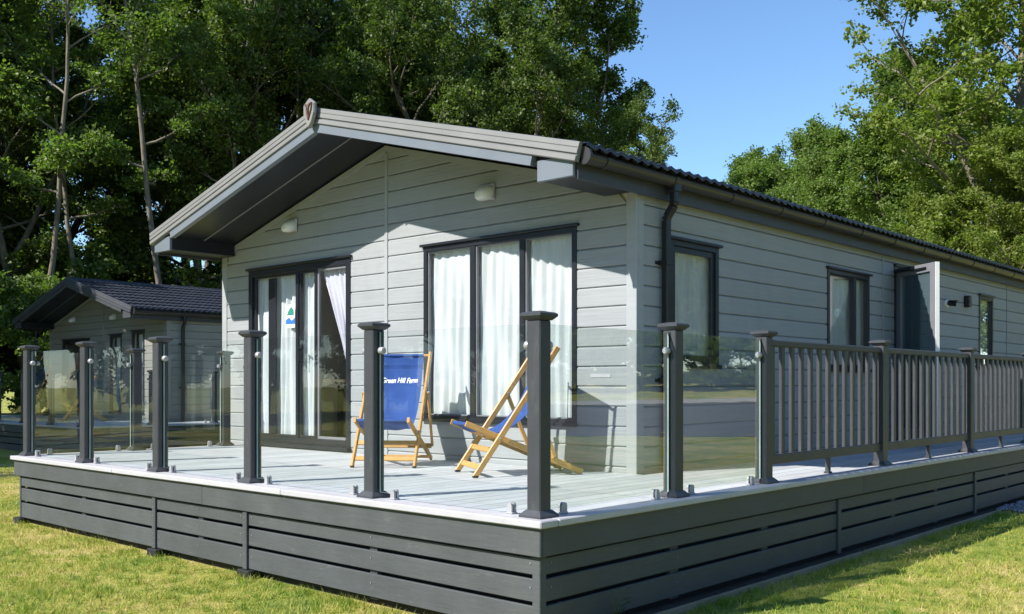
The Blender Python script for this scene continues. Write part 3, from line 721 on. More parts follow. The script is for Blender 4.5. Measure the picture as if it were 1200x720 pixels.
# ------------------------------------------------------------------ decks
DZ = dict(f=(-.042, -.195), b=((-.208, -.299), (-.322, -.444), (-.467, -.612)))
def deck_build(root_name, loc, xl, depth, side_len, wallx, label, board_mat='deck', detail=True, side_bat=(3.72, 7.05, 10.4), front_bat=None):
    """near right corner at the root; deck runs to -xl on x and to depth on y, plus a side strip to side_len"""
    root = empty(root_name, loc, 0, label, 'deck'); W = .146; G = .007
    cache = {}
    x = -.152
    k = 0
    while x > -xl+.16:
        x0 = max(x-W+G, -xl+.152); L = (side_len if x0 > wallx+.03 else depth)
        if x0 <= wallx+.03 < x: pass
        key = (round(x-x0, 3), L)
        if key not in cache: cache[key] = MB().box(-(x-x0), 0, .152, L, -.028, -.003, .004).mesh('deck_board', board_mat)
        put('deck_board', cache[key], root, (x, 0, 0)); x -= W
    # edging boards with butt joints
    def run(name, mat, spans, fn):
        for a, b in spans: fn(MB(), a, b).build(name, mat, root)
    xs = [0.0] + [-v for v in (2.35, 4.85)] + [-xl] if xl > 6 else [0.0, -xl]
    xs = [v for v in xs if v >= -xl]
    run('edging_board', 'edging', [(xs[i+1]+.0015, xs[i]-.0015) for i in range(len(xs)-1)], lambda m, a, b: m.box(a, b, 0, .148, -.040, 0, .006))
    ys = [.15] + [v for v in (2.72, 5.05, 8.6, 11.2) if v < side_len-.4] + [side_len]
    run('edging_board', 'edging', [(ys[i]+.0015, ys[i+1]-.0015) for i in range(len(ys)-1)], lambda m, a, b: m.box(-.148, 0, a, b, -.040, -.0005, .006))
    run('edging_board', 'edging', [(.152, depth)], lambda m, a, b: m.box(-xl, -xl+.148, a, b, -.040, -.0005, .006))
    # fascia
    fx = [-.03] + [v for v in (-3.42, ) if -xl < v] + [-xl+.03]
    run('fascia_board', 'skirt', [(fx[i+1]+.001, fx[i]-.001) for i in range(len(fx)-1)], lambda m, a, b: m.box(a, b, .028, .050, DZ['f'][1], DZ['f'][0], .004))
    fy = [.0505] + [v for v in (4.15, 8.75) if v < side_len-.5] + [side_len]
    run('fascia_board', 'skirt', [(fy[i]+.001, fy[i+1]-.001) for i in range(len(fy)-1)], lambda m, a, b: m.box(-.052, -.030, a, b, DZ['f'][1], DZ['f'][0], .004))
    run('fascia_board', 'skirt', [(.0505, depth)], lambda m, a, b: m.box(-xl+.030, -xl+.052, a, b, DZ['f'][1], DZ['f'][0], .004))
    # skirting boards between battens
    fb = front_bat or (2.86, 4.20); inset = .095
    nodes = [-.055] + [-v for v in fb if v < xl-.4] + [-xl+.13]
    screws = MB()
    for i, (hi, lo) in enumerate(zip(nodes, nodes[1:])):
        for za, zb in [(b[1], b[0]) for b in DZ['b']]:
            MB().box(lo+.004, hi-.004, .060, .082, za, zb, .004).build('skirting_board', 'skirt', root)
            if detail:
                for xx in (hi-.07, (lo+hi)/2, lo+.07): screws.tube([(xx, .0603, (za+zb)/2+.015), (xx, .0565, (za+zb)/2+.015)], .006, 6)
        for xx in ((lo+hi)/2, ):
            if detail: MB().box(xx-.035, xx+.035, .083, .12, -.63, -.2).build('stud', 'skirt', root)
    for xx in nodes[1:-1]:
        b = MB().box(xx-.026, xx+.026, .042, .0595, -.615, -.2015, .003).build('batten', 'skirt', root)
        MB().box(xx-.06, xx+.09, .015, .17, -.70, -.617, .006).build('foot_block', 'rubber', root)
        if detail:
            for zz in (-.24, -.28, -.35, -.42, -.50, -.58): screws.tube([(xx, .0423, zz), (xx, .039, zz)], .005, 6)
    for xx in (nodes[-1], ):
        MB().box(xx-.03, xx+.002, .055, .10, -.615, -.2015, .003).build('batten', 'skirt', root)
        MB().box(xx-.11, xx+.05, .02, .17, -.70, -.617, .006).build('foot_block', 'rubber', root)
    sb = [.062] + [v for v in side_bat if v < side_len-.4] + [side_len]
    for i, (lo, hi) in enumerate(zip(sb, sb[1:])):
        for za, zb in [(b[1], b[0]) for b in DZ['b']]:
            MB().box(-.0835, -.0615, lo+(.0225 if i == 0 else .004), hi-.004, za, zb, .004).build('skirting_board', 'skirt', root)
            if detail:
                for yy in (lo+.09, lo+(hi-lo)*.36, lo+(hi-lo)*.68, hi-.09): screws.tube([(-.0618, yy, (za+zb)/2+.015), (-.058, yy, (za+zb)/2+.015)], .006, 6)
        if detail:
            for q in (.36, .68): MB().box(-.125, -.0845, lo+(hi-lo)*q-.045, lo+(hi-lo)*q+.045, -.63, -.2).build('stud', 'skirt', root)
        if i: MB().box(-.0605, -.043, lo-.026, lo+.026, -.64, -.2015, .003).build('batten', 'skirt', root)
    MB().box(-.115, -.0605, .0608, .115, -.63, -.2015, .003).build('corner_batten', 'skirt', root)
    if detail: tag(screws.build('screws', 'frame_grey', root), kind='stuff')
    # black sheets behind the gaps, put in for the shade under the deck
    MB().box(-xl+.14, -.13, .13, .145, -.70, -.03).box(-.145, -.13, .146, side_len, -.70, -.03).box(-xl+.14, -xl+.155, .146, depth, -.70, -.03).build('dark_backing', 'rubber', root)
    for za, zb in [(b[1], b[0]) for b in DZ['b']]:
        MB().box(-xl+.075, -xl+.097, .104, depth, za, zb, .004).build('skirting_board', 'skirt', root)
    return root
DX = 7.07
deck = deck_build('deck', (0, 0, 0), DX, 2.606, 14.2, -1.24, 'raised pale composite deck with dark slatted skirting round the grey lodge')

# ------------------------------------------------------------------ balustrades
def post_meshes():
    w = .0475
    sh = MB().box(-w, w, -w, w, .03, 1.062, .006).mesh('post', 'anthracite')
    fl = MB(); a, b = .078, .050
    vs = [(-a,-a,0),(a,-a,0),(a,a,0),(-a,a,0),(-a,-a,.012),(a,-a,.012),(a,a,.012),(-a,a,.012),(-b,-b,.04),(b,-b,.04),(b,b,.04),(-b,b,.04)]
    fl.add(vs, [(3,2,1,0),(0,1,5,4),(1,2,6,5),(2,3,7,6),(3,0,4,7),(4,5,9,8),(5,6,10,9),(6,7,11,10),(7,4,8,11),(8,9,10,11)])
    cp = MB(); a, b, c = .050, .074, .02
    vs = []
    for h, z in ((a, 1.0625), (b, 1.085), (b, 1.098), (b-.012, 1.106), (c, 1.114)):
        vs += [(-h,-h,z),(h,-h,z),(h,h,z),(-h,h,z)]
    fs = [(3,2,1,0)]
    for q in range(4):
        for k in range(4): fs.append((q*4+k, q*4+(k+1) % 4, q*4+4+(k+1) % 4, q*4+4+k))
    fs.append((16,17,18,19)); cp.add(vs, fs)
    so_ = MB().tube([(w+.0005, 0, .93), (w+.012, 0, .93)], .012, 10).tube([(w+.012, 0, .93), (w+.016, 0, .93), (w+.045, 0, .93), (w+.05, 0, .93)], [.018, .023, .023, .018], 12)
    ch = MB().box(w+.0005, w+.006, -.009, .009, .05, 1.05)
    return sh, fl.mesh('base_flange', 'anthracite'), cp.mesh('cap', 'anthracite'), so_.mesh('glass_clip', 'zinc'), ch.mesh('seal', 'rubber')
PM = post_meshes()
def post(root, x, y, clips=()):
    p = put('post', PM[0], root, (x, y, 0))
    put('base_flange', PM[1], p); put('cap', PM[2], p)
    for a in clips:
        put('glass_clip', PM[3], p, (0, 0, 0), (0, 0, a)); put('seal', PM[4], p, (0, 0, 0), (0, 0, a))
    return p
def glass_panel(root, p, q, mat='glass'):
    """panel between post centres p and q (axis aligned)"""
    t = .005; e = .062
    mb = MB()
    if abs(p[1]-q[1]) < 1e-6:
        x0, x1 = sorted((p[0], q[0])); b = (x0+e, x1-e, p[1]-t, p[1]+t)
    else:
        y0, y1 = sorted((p[1], q[1])); b = (p[0]-t, p[0]+t, y0+e, y1-e)
    mb.box(*b, .035, 1.045)
    g = mb.build('glass_panel', [mat, 'glass_edge'], root)
    along = 0 if abs(p[1]-q[1]) < 1e-6 else 1
    for pl in g.data.polygons:
        if abs(pl.normal[1-along]) < .5: pl.material_index = 1
    for s in (.2, -.2):
        for u in ((x0 if s > 0 else x1) if along == 0 else (y0 if s > 0 else y1),):
            c = (u+s, p[1]) if along == 0 else (p[0], u+s)
            put('floor_clamp', CLAMP, g, (c[0], c[1], 0), (0, 0, 0 if along == 0 else R(90)))
def clamp_mesh():
    mb = MB(); w = .017
    for s in (-1, 1):
        prof = [(-w, 0), (w, 0), (w, .044), (w*.8, .056), (w*.35, .062), (-w*.35, .062), (-w*.8, .056), (-w, .044)]
        mb.prism(prof, (0, s*.0055, 0), (0, s*.020, 0), (1, 0, 0), (0, 0, 1))
    mb.box(-.024, .024, -.024, .024, 0, .010, .003)
    return fix_normals(mb.mesh('floor_clamp', 'zinc'))
CLAMP = clamp_mesh()
PYF = .145; PXR = -.14; PXL = -6.95
fxs = [PXR, -1.53, -2.915, -4.28, -5.645, PXL]
gb = empty('glass_balustrade', (0, 0, 0), 0, 'glass balustrade with dark posts along the gable end deck edge', 'balustrade', 'balustrade runs round the deck')
for i, x in enumerate(fxs):
    cl = [] if i == 0 else [0]
    if i < len(fxs)-1: cl.append(R(180))
    if i == 0: cl.append(R(90))
    if i == len(fxs)-1: cl.append(R(90))
    post(gb, x, PYF, cl)
for a, b in zip(fxs, fxs[1:]): glass_panel(gb, (a, PYF), (b, PYF))
gl = empty('glass_balustrade', (0, 0, 0), 0, 'short return of glass balustrade meeting the lodge corner beside the sliding door', 'balustrade', 'balustrade runs round the deck')
lys = [PYF, 1.265, 2.36]
for y in lys[1:]: post(gl, PXL, y, [R(-90)] + ([R(90)] if y < 2 else []))
for a, b in zip(lys, lys[1:]): glass_panel(gl, (PXL, a), (PXL, b))
gr = empty('glass_balustrade', (0, 0, 0), 0, 'two pane glass balustrade between the deck corner post and the picket railing', 'balustrade', 'balustrade runs round the deck')
rys = [PYF, 1.455, 2.645]
for y in rys[1:]: post(gr, PXR, y, [R(-90)] + ([R(90)] if y < 2 else []))
for a, b in zip(rys, rys[1:]): glass_panel(gr, (PXR, a), (PXR, b), 'glass_side')
pr = empty('picket_railing', (0, 0, 0), 0, 'dark grey picket railing along the side deck of the lodge', 'railing')
pys = [2.645, 4.77, 7.10, 9.35, 11.6, 13.85]
for y in pys[1:]: post(pr, PXR, y)
pk = MB().box(-.014, .014, -.026, .026, .19, 1.0, .004).mesh('picket', 'anthracite')
for a, b in zip(pys, pys[1:]):
    MB().box(PXR-.028, PXR+.028, a+.048, b-.048, .995, 1.045, .008).build('top_rail', 'anthracite', pr)
    MB().box(PXR-.024, PXR+.024, a+.048, b-.048, .125, .20, .006).build('bottom_rail', 'anthracite', pr)
    m = (a+b)/2
    MB().box(PXR-.016, PXR+.016, m-.02, m+.02, 0, .124, .003).box(PXR-.024, PXR+.024, m-.03, m+.03, 0, .014, .003).build('rail_foot', 'anthracite', pr)
    n = 13
    for k in range(n): put('picket', pk, pr, (PXR, a + (b-a)*(k+.75)/(n+.5), 0))

# ------------------------------------------------------------------ deck chairs
def deckchair(loc, ang, label, text=True, far=False):
    """local: +y runs from the front feet to the back of the chair"""
    r = empty('deckchair', loc, R(ang)-math.pi/2, label, 'deckchair')
    wa, wb, wc = .275, .235, .30; W_, H_ = .024, .046
    A0, A1 = Vector((0, 0, .004)), Vector((0, .68, 1.01)); B0, B1 = Vector((0, -.06, .415)), Vector((0, .90, .018))
    def side(P, x): return Vector((x, P.y, P.z))
    for s in (-1, 1):
        up = (A1-A0).cross(Vector((1, 0, 0)))
        MB().bar(side(A0, s*wa), side(A1, s*wa), W_, H_, up=up, c=.25).build('back_rail', 'wood', r)
        up = (B1-B0).cross(Vector((1, 0, 0)))
        o = MB().bar(side(B0, s*wb), side(B1, s*wb), W_, H_, up=up, c=.25).build('seat_rail', 'wood', r)
        for t in (.70, .77, .84):
            p = side(B0.lerp(B1, t), s*wb); MB().box(p.x-.013, p.x+.013, p.y-.012, p.y+.012, p.z+.018, p.z+.034, .003).build('notch_block', 'wood', o)
        cp = A0.lerp(A1, .64); cb = B0.lerp(B1, .735) + Vector((0, .0, .028))
        MB().bar(side(cp, s*wc), side(cb, s*wc), .02, .034, up=(0, 1, .3), c=.25).build('prop_rail', 'wood', r)
        MB().tube([side(cp, s*(wa-.02)), side(cp, s*(wc+.016))], .007, 8).build('pivot_bolt', 'steel', r)
        q = A0.lerp(A1, .295); MB().tube([side(q, s*(wb-.016)), side(q, s*(wa+.018))], .008, 8).build('pivot_bolt', 'steel', r)
        MB().box(s*wa-.015, s*wa+.015, -.018, .026, 0, .016, .003).build('foot_cap', 'rubber', r)
    def cross(P, w, name, rad=.013): MB().tube([side(P, -w), side(P, w)], rad, 10).build(name, 'wood', r)
    def slat(P, w, name, d): MB().bar(side(P, -w), side(P, w), .018, .045, up=d, c=.25).build(name, 'wood', r)
    cross(A0.lerp(A1, .975), wa-.010, 'top_bar', .012); slat(A0.lerp(A1, .07), wa-.012, 'front_stretcher', A1-A0)
    cross(B0.lerp(B1, .022), wb-.010, 'seat_bar', .012); slat(B0.lerp(B1, .955), wb-.012, 'rear_stretcher', B1-B0)
    slat(A0.lerp(A1, .20), wa-.012, 'middle_stretcher', A1-A0)
    cb = B0.lerp(B1, .735) + Vector((0, 0, .028)); slat(cb, wc-.010, 'prop_bar', Vector((0, .3, 1)))
    # canvas: hangs from the top bar to the seat bar in a sagging curve
    T = A0.lerp(A1, .975); S = B0.lerp(B1, .022); n = 28; path = []
    P1 = Vector((0, .60, .50)); P1b = Vector((0, .20, .17))
    for k in range(n+1):
        t = k/n; path.append(T*(1-t)**3 + P1*3*t*(1-t)**2 + P1b*3*t*t*(1-t) + S*t**3)
    path[0] = T + Vector((0, -.006, .013))
    hw = .215; nu = 10; rr = random.Random(3)
    def at(u, v):
        k = min(max(v*n, 0), n-1e-6); i = int(k); p = path[i].lerp(path[i+1], k-i); d = (path[i+1]-path[i]).normalized()
        nrm = Vector((0, d.z, -d.y))
        if nrm.y > 0: nrm = -nrm
        sag = .020*math.sin(math.pi*v)*(1-u*u)
        return Vector((u*hw*(1-.05*math.sin(math.pi*v)), p.y, p.z)) - nrm*sag + nrm*.004*math.sin(u*7+v*11), nrm
    vs, fs = [], []
    for j in range(n+1):
        for i in range(nu+1): vs.append(at(-1+2*i/nu, j/n)[0])
    for j in range(n):
        for i in range(nu): a = j*(nu+1)+i; fs.append((a, a+1, a+nu+2, a+nu+1))
    fb = MB().add(vs, fs, smooth=True).build('canvas', 'canvas', r)
    # stitched hem folded round the top bar
    hm = MB()
    for v in (.062,):
        for i in range(26):
            u = -1+2*(i+.5)/26; p, nn = at(u, v); q, _ = at(u+.03, v+.022); hm.tube([p+nn*.002, q+nn*.002], .0018, 4)
    hm.tube([side(T, -hw), side(T, hw)], .0155, 10)
    hm.tube([side(S, -hw), side(S, hw)], .0165, 10)
    hm.build('hem', 'canvas', fb)
    if text:
        cu = bpy.data.curves.new('lettering', 'FONT'); cu.body = 'Green Hill Farm'; cu.size = 1; cu.align_x = 'CENTER'; cu.offset = .022; cu.shear = .25; cu.resolution_u = 3
        to = bpy.data.objects.new('lettering_tmp', cu); COL.objects.link(to)
        me = bpy.data.meshes.new_from_object(to); bpy.data.objects.remove(to)
        w = max(v.co.x for v in me.vertices) - min(v.co.x for v in me.vertices); sc = .345/w
        for v in me.vertices:
            u = v.co.x*sc/hw; vv = .185 - v.co.y*sc/1.02
            p, nn = at(u, vv); v.co = p + nn*.003
        me.materials.clear(); me.materials.append(MATS['print_white'])
        put('lettering', me, fb)
    return r
deckchair((-3.20, 1.62, 0), 125.5, 'upright facing deckchair with white lettering on blue canvas in front of the cladding')
deckchair((-2.205, 1.635, 0), 60, 'deckchair seen from its side with wooden rails before the three part window', text=False)

# ------------------------------------------------------------------ neighbour lodge and deck
NO = Vector((-19.95, 6.95, -.10))
nl = empty('lodge', NO, 0, 'shaded neighbouring lodge with a dark tiled roof under the trees', 'lodge')
ND = (-2.3, -.75, .045, 1.95); NW1 = (.35, .95, .15, 2.0); NW2 = (1.45, 2.05, .15, 2.05); NS1 = (2.2, 3.5, .868, 1.95)
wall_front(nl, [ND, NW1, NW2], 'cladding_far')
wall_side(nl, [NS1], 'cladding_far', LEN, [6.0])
put('inner_wall', lining_front([ND, NW1, NW2]).mesh('inner_wall', 'inside'), nl)
put('inner_wall', lining_side([NS1], LEN, HW-.002).mesh('inner_wall', 'inside'), nl)
put('inner_wall', lining_side([], LEN, -HW+.09).mesh('inner_wall', 'inside'), nl)
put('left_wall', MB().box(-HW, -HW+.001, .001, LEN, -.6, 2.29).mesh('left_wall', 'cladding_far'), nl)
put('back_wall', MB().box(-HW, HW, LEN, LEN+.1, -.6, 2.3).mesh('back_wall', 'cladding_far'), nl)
put('partition', MB().box(-HW+.1, HW-.1, 5.0, 5.1, .02, 2.3).mesh('partition', 'inside'), nl)
put('inner_floor', MB().box(-HW+.1, HW-.1, .091, LEN-.01, -.10, .03).mesh('inner_floor', 'floor_in'), nl)
put('inner_ceiling', MB().box(-HW+.1, HW-.1, .091, LEN-.01, 2.22, 2.26).mesh('inner_ceiling', 'inside'), nl)
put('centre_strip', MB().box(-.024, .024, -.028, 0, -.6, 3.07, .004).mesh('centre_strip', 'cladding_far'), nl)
for s in (1, -1):
    mb = MB(); mb.box(*sorted((s*(HW-.072), s*(HW+.031))), -.031, .0, -.6, 2.30, .004)
    mb.box(*sorted((s*HW, s*(HW+.031))), .0005, .072, -.6, 2.29, .004); mb.build('corner_trim', 'cladding_far', nl)
build_roof(nl, LEN, near=False); downpipe(nl, .33)
bulkhead(nl, -1.62, 2.45); bulkhead(nl, .6, 2.42)
window_unit(nl, 'sliding_door', ND, 0, [(-2.23, -1.55), (-1.50, -.82)], sill=False, framew=.07)
window_unit(nl, 'window', NW1, 0, [(.40, .90)]); window_unit(nl, 'window', NW2, 0, [(1.50, 2.0)]); window_unit(nl, 'window', NS1, 1, [(2.25, 2.82), (2.88, 3.45)])
for a, b, w in ((.38, .92, 'in the narrow window next to the neighbouring door'), (1.48, 2.02, 'in the narrow window next to the neighbouring corner')):
    curtain('curtain', NO, a, b, .2, 1.98, .12, 4, .03, 'pale curtain ' + w, seed=int(a*50))
curtain('curtain', NO, 2.22, 3.48, .9, 1.93, HW-.14, 7, .03, 'pale curtain in the side window of the neighbouring lodge', axis=1, seed=31)
NDK = (-15.45, 4.35, -.10)
nd = deck_build('deck', NDK, 8.8, 2.575, 12.0, -1.24, 'shaded raised deck round the neighbouring lodge', detail=False, front_bat=(2.2, 4.4, 6.6))
ng = empty('glass_balustrade', NDK, 0, 'glass balustrade with dark posts round the neighbouring deck', 'balustrade')
nx = [PXR, -1.56, -2.97, -4.38, -5.79, -7.2, -8.65]; nyy = [PYF, 1.56, 2.97, 4.4, 5.8]
for x in nx: post(ng, x, PYF, [0])
for y in nyy[1:]: post(ng, PXR, y, [R(-90)])
for a, b in zip(nx, nx[1:]): glass_panel(ng, (a, PYF), (b, PYF))
for a, b in zip(nyy, nyy[1:]): glass_panel(ng, (PXR, a), (PXR, b))
deckchair((-18.9, 5.55, -.1), 60, 'shaded deckchair standing on the neighbouring deck near its sliding door', text=False)

# ------------------------------------------------------------------ trees
def tree_meshes(name, seed, H, r0, cb, rad, n1, leaf, per, shape='round', wood='bark', lmat='leaf_dark', lean=.0, spread=.42, fork=0, droop=0.0, sub=(6, 5)):
    rg = np.random.default_rng(seed); rnd = random.Random(seed); mb = MB(); tips = []
    def limb(p, d, L, r, segs, wob, up):
        pts = [Vector(p)]; d = Vector(d).normalized()
        for k in range(segs):
            d = (d + Vector((rnd.gauss(0, wob), rnd.gauss(0, wob), rnd.gauss(0, wob*.7) + up))).normalized(); pts.append(pts[-1] + d*(L/segs))
        return pts
    def rr(r, n, end=.25): return [r*(1-(1-end)*k/(n-1)) for k in range(n)]
    def env(t):
        if shape == 'round': return max(.25, math.sin(math.pi*min(1, .18+.80*t))**.65)
        if shape == 'wide': return max(.3, math.sin(math.pi*min(1, .30+.66*t))**.55)
        if shape == 'tall': return .45 + .55*math.sin(math.pi*min(1, .1+.86*t))
        if shape == 'cone': return max(.12, 1.0-.85*t)
        return 1.0
    trunk = limb((0, 0, -.15), (lean, lean*.4, 1), H*.9, r0, 9, .07, .03)
    stems = [(trunk, r0)]
    mb.tube(trunk, rr(r0, len(trunk), .22), 9)
    for f in range(fork):
        k = 3 + f; a = rnd.uniform(0, 6.28)
        st = limb(trunk[k], (math.cos(a)*.5, math.sin(a)*.5, 1), H*(.9-k/9.5)*.95, r0*.6, 7, .07, .06); stems.append((st, r0*.6)); mb.tube(st, rr(r0*.62, len(st), .2), 7)
    for si, (st, sr) in enumerate(stems):
        cnt = n1 if si == 0 else n1//2
        for i in range(cnt):
            t = (i+rnd.random()*.7)/cnt
            zt = cb + (H*.90-cb)*t
            # point on stem at height zt
            pz = None
            for a, b in zip(st, st[1:]):
                if a.z <= zt <= b.z: pz = a.lerp(b, (zt-a.z)/max(1e-4, b.z-a.z)); break
            if pz is None: continue
            az = i*2.39996 + rnd.uniform(-.5, .5) + si*1.3
            el = .25 + .75*t + rnd.uniform(-.15, .2) - droop
            L = rad*env(t)*rnd.uniform(.72, 1.12)*(.75 if si else 1)
            d = (math.cos(az)*math.cos(el), math.sin(az)*math.cos(el), math.sin(el))
            rb = max(.025, sr*(1-.75*t)*.42)
            l1 = limb(pz, d, L, rb, 6, .14, .05-droop*.1); mb.tube(l1, rr(rb, len(l1), .2), 6, caps=False)
            for j in range(sub[0]):
                tt = .28 + .72*(j+rnd.random()*.6)/sub[0]; k = min(5, int(tt*6)); p = l1[k].lerp(l1[k+1], tt*6-k) if k < 6 else l1[-1]
                dd = (l1[k+1]-l1[k]).normalized(); sidev = dd.cross(Vector((0, 0, 1))).normalized()*(1 if j % 2 else -1)
                d2 = dd*rnd.uniform(.3, .9) + sidev*rnd.uniform(.4, 1.0) + Vector((0, 0, rnd.uniform(-.25, .5)-droop*.5))
                L2 = L*rnd.uniform(.28, .48)*(1.15-.5*tt); l2 = limb(p, d2, L2, rb*.4, 4, .2, .04)
                mb.tube(l2, rr(max(.012, rb*.42), len(l2), .3), 4, caps=False)
                for q in range(sub[1]):
                    u = .35 + .65*(q+rnd.random())/sub[1]; k2 = min(3, int(u*4)); p2 = l2[k2].lerp(l2[k2+1], min(1, u*4-k2))
                    tips.append((p2 + Vector((rnd.gauss(0, .18), rnd.gauss(0, .18), rnd.gauss(0, .12)))*spread*2, rnd.random()))
                tips.append((l2[-1], rnd.random()))
            tips.append((l1[-1], rnd.random()))
    wm = mb.mesh(name+'_wood', wood)
    C = np.array([list(p) for p, _ in tips]); T = np.array([t for _, t in tips]); N = len(C)
    idx = np.repeat(np.arange(N), per); M = len(idx)
    # each clump is a tilted flattish spray of leaves
    nrm = rg.normal(0, .45, (N, 3)) + np.array([0, 0, .9]); nrm /= np.linalg.norm(nrm, axis=1)[:, None]
    off = rg.normal(0, 1, (M, 3)); off /= np.linalg.norm(off, axis=1)[:, None]; off *= (rg.random(M)**.5)[:, None]*spread*(.7+.6*T[idx])[:, None]
    dn = (off*nrm[idx]).sum(1)[:, None]*nrm[idx]; off -= .55*dn
    P = C[idx] + off
    ln = nrm[idx] + rg.normal(0, .75, (M, 3)); ln /= np.linalg.norm(ln, axis=1)[:, None]
    ax = rg.normal(0, 1, (M, 3)) + off*1.2/spread; ax -= (ax*ln).sum(1)[:, None]*ln; ax /= np.linalg.norm(ax, axis=1)[:, None]
    bx = np.cross(ln, ax); s = leaf*(.6+.8*rg.random(M))[:, None]
    V = np.empty((M, 4, 3)); V[:, 0] = P - ax*s*.5; V[:, 1] = P + bx*s*.36 + ln*s*.10; V[:, 2] = P + ax*s*.5 - ln*s*.08; V[:, 3] = P - bx*s*.36 + ln*s*.10
    F = np.arange(M*4).reshape(M, 4); F = np.concatenate([F[:, [0, 1, 2]], F[:, [0, 2, 3]]])
    tone = np.repeat(np.clip(.5*T[idx] + .5*rg.random(M), 0, 1), 4)
    return wm, fast_mesh(name+'_crown', V.reshape(-1, 3), F, lmat, tone)
KINDS = {
 'beech':  tree_meshes('beech', 11, 17, .20, 3.2, 4.6, 22, .13, 56, 'tall', 'bark', 'leaf_dark', fork=1),
 'ash':    tree_meshes('ash', 23, 18, .17, 4.0, 4.2, 20, .135, 52, 'tall', 'bark_pale', 'leaf_dark', lean=.05, fork=1),
 'pole':   tree_meshes('pole', 29, 18, .115, 7.0, 3.0, 15, .12, 34, 'tall', 'bark_pale', 'leaf_mid', lean=.03, sub=(5, 4)),
 'oak':    tree_meshes('oak', 35, 16, .30, 3.0, 6.4, 22, .125, 66, 'wide', 'bark', 'leaf_dark', fork=2, spread=.5),
 'pale':   tree_meshes('pale', 47, 15, .25, 2.2, 5.6, 21, .12, 64, 'wide', 'bark_pale', 'leaf_pale', fork=2, spread=.46, sub=(6, 4)),
 'mid':    tree_meshes('mid', 59, 11, .20, 1.2, 3.3, 24, .10, 60, 'round', 'bark', 'leaf_mid', spread=.42),
 'birch':  tree_meshes('birch', 61, 12, .15, 1.8, 2.4, 24, .09, 50, 'cone', 'bark_pale', 'leaf_mid', spread=.36, droop=.1),
 'shrub':  tree_meshes('shrub', 73, 3.6, .07, .25, 2.0, 16, .12, 40, 'round', 'bark', 'leaf_dark', spread=.34, sub=(5, 4)),
 'hazel':  tree_meshes('hazel', 83, 4.6, .08, .3, 2.2, 16, .13, 36, 'round', 'bark', 'leaf_mid', spread=.36, sub=(5, 4)),
}
def tree(kind, x, y, s, rz, label, group, name='tree', sz=1.0, cat='tree'):
    z = float(ground_z(x, y))
    r = empty(name, (x, y, z), R(rz), label, cat, group); r.scale = (s, s, s*sz)
    w, c = KINDS[kind]
    put('trunk', w, r); put('crown', c, r)
    return r
WOOD = 'dark woodland tree in the wood behind the neighbouring lodge'
WOODG = 'trees of the dark wood'
# (kind, x, y, scale, turn)
for k, (kd, x, y, s, a) in enumerate((
    ('beech', -27.4, 14.1, 1.02, 10), ('ash', -29.7, 9.3, 1.0, 255), ('beech', -35.5, 4.0, 1.08, 200), ('ash', -38.5, 9.0, 1.15, 120),
    ('beech', -29.8, 19.3, 1.05, 160), ('oak', -25.8, 20.6, .98, 30), ('ash', -24.4, 23.0, 1.0, 250), ('beech', -33.8, 15.2, 1.12, 300),
    ('beech', -27.2, 26.0, 1.12, 40), ('ash', -32.5, 23.2, 1.18, 70), ('beech', -37.4, 19.4, 1.2, 15), ('oak', -40.6, 14.6, 1.15, 95),
    ('beech', -25.2, 28.2, 1.14, 210), ('ash', -43.0, 7.0, 1.2, 330), ('beech', -36.0, 28.0, 1.25, 5),
    ('beech', -42.0, 22.0, 1.25, 190), ('ash', -30.5, 31.0, 1.22, 280), ('beech', -46.0, 15.0, 1.25, 60), ('beech', -41.5, 1.0, 1.15, 33),
    ('ash', -29.0, 32.4, 1.2, 350))):
    tree(kd, x, y, s, a, WOOD, WOODG, 'woodland_tree')
tree('oak', -19.4, 21.4, .86, 20, 'broad dark oak rising behind the lodge ridge', None, 'oak_tree', 1.06)
for x, y, s, a in ((-27.6, 8.4, 1.0, 200), (-27.3, 10.0, .92, 40), (-25.7, 11.5, 1.05, 120), (-24.7, 12.8, .95, 300), (-24.0, 16.5, 1.0, 10), (-29.6, 6.2, .98, 80)):
    tree('pole', x, y, s, a, 'slim woodland tree with a bare upright trunk behind the neighbouring roof', 'slim trees at the wood edge', 'slim_tree')
tree('oak', -18.6, 24.9, .62, 110, 'low round crowned oak at the open end of the dark trees behind the lodge', None, 'oak_tree', 1.12)
tree('oak', -25.8, 19.2, .93, 60, 'dark spreading oak behind the lodge next to the wood edge', None, 'oak_tree')
tree('pale', -5.0, 26.2, 1.0, 250, 'tall sunlit oak with pale limbs beyond the far end of the lodge', None, 'oak_tree')
for kd, x, y, s, a in (('birch', -11.8, 32.0, .98, 40), ('mid', -9.8, 32.2, 1.18, 0), ('mid', -7.4, 31.6, 1.22, 90), ('mid', -4.4, 31.6, 1.1, 200), ('mid', -12.9, 34.9, .98, 150), ('mid', -1.0, 31.0, 1.2, 300), ('mid', -7.6, 27.4, .86, 120), ('mid', -9.6, 28.6, .80, 260)):
    tree(kd, x, y, s, a, 'sunlit mid green tree standing beyond the far end of the lodge', 'green trees past the lodge end', 'leafy_tree')
for x, y, s, a in ((-3.4, 23.6, .52, 30), (-5.4, 24.4, .48, 140), (-1.8, 25.0, .6, 250)):
    tree('pale', x, y, s, a, 'low yellow green tree under the tall sunlit oak', 'low trees under the oak', 'young_tree')
for x, y, s, a in ((-21.8, 40.8, 1.28, 10), (-18.8, 40.6, 1.18, 70), (-16.2, 40.8, 1.22, 170), (-16.6, 37.6, 1.02, 220), (-24.5, 42.0, 1.0, 170), (-9.0, 46.0, 1.2, 250), (-4.0, 43.0, 1.3, 310), (1.5, 40.0, 1.2, 45)):
    tree('mid', x, y, s, a, 'distant green tree low over the lodge roof', 'distant trees over the roof', 'distant_tree')
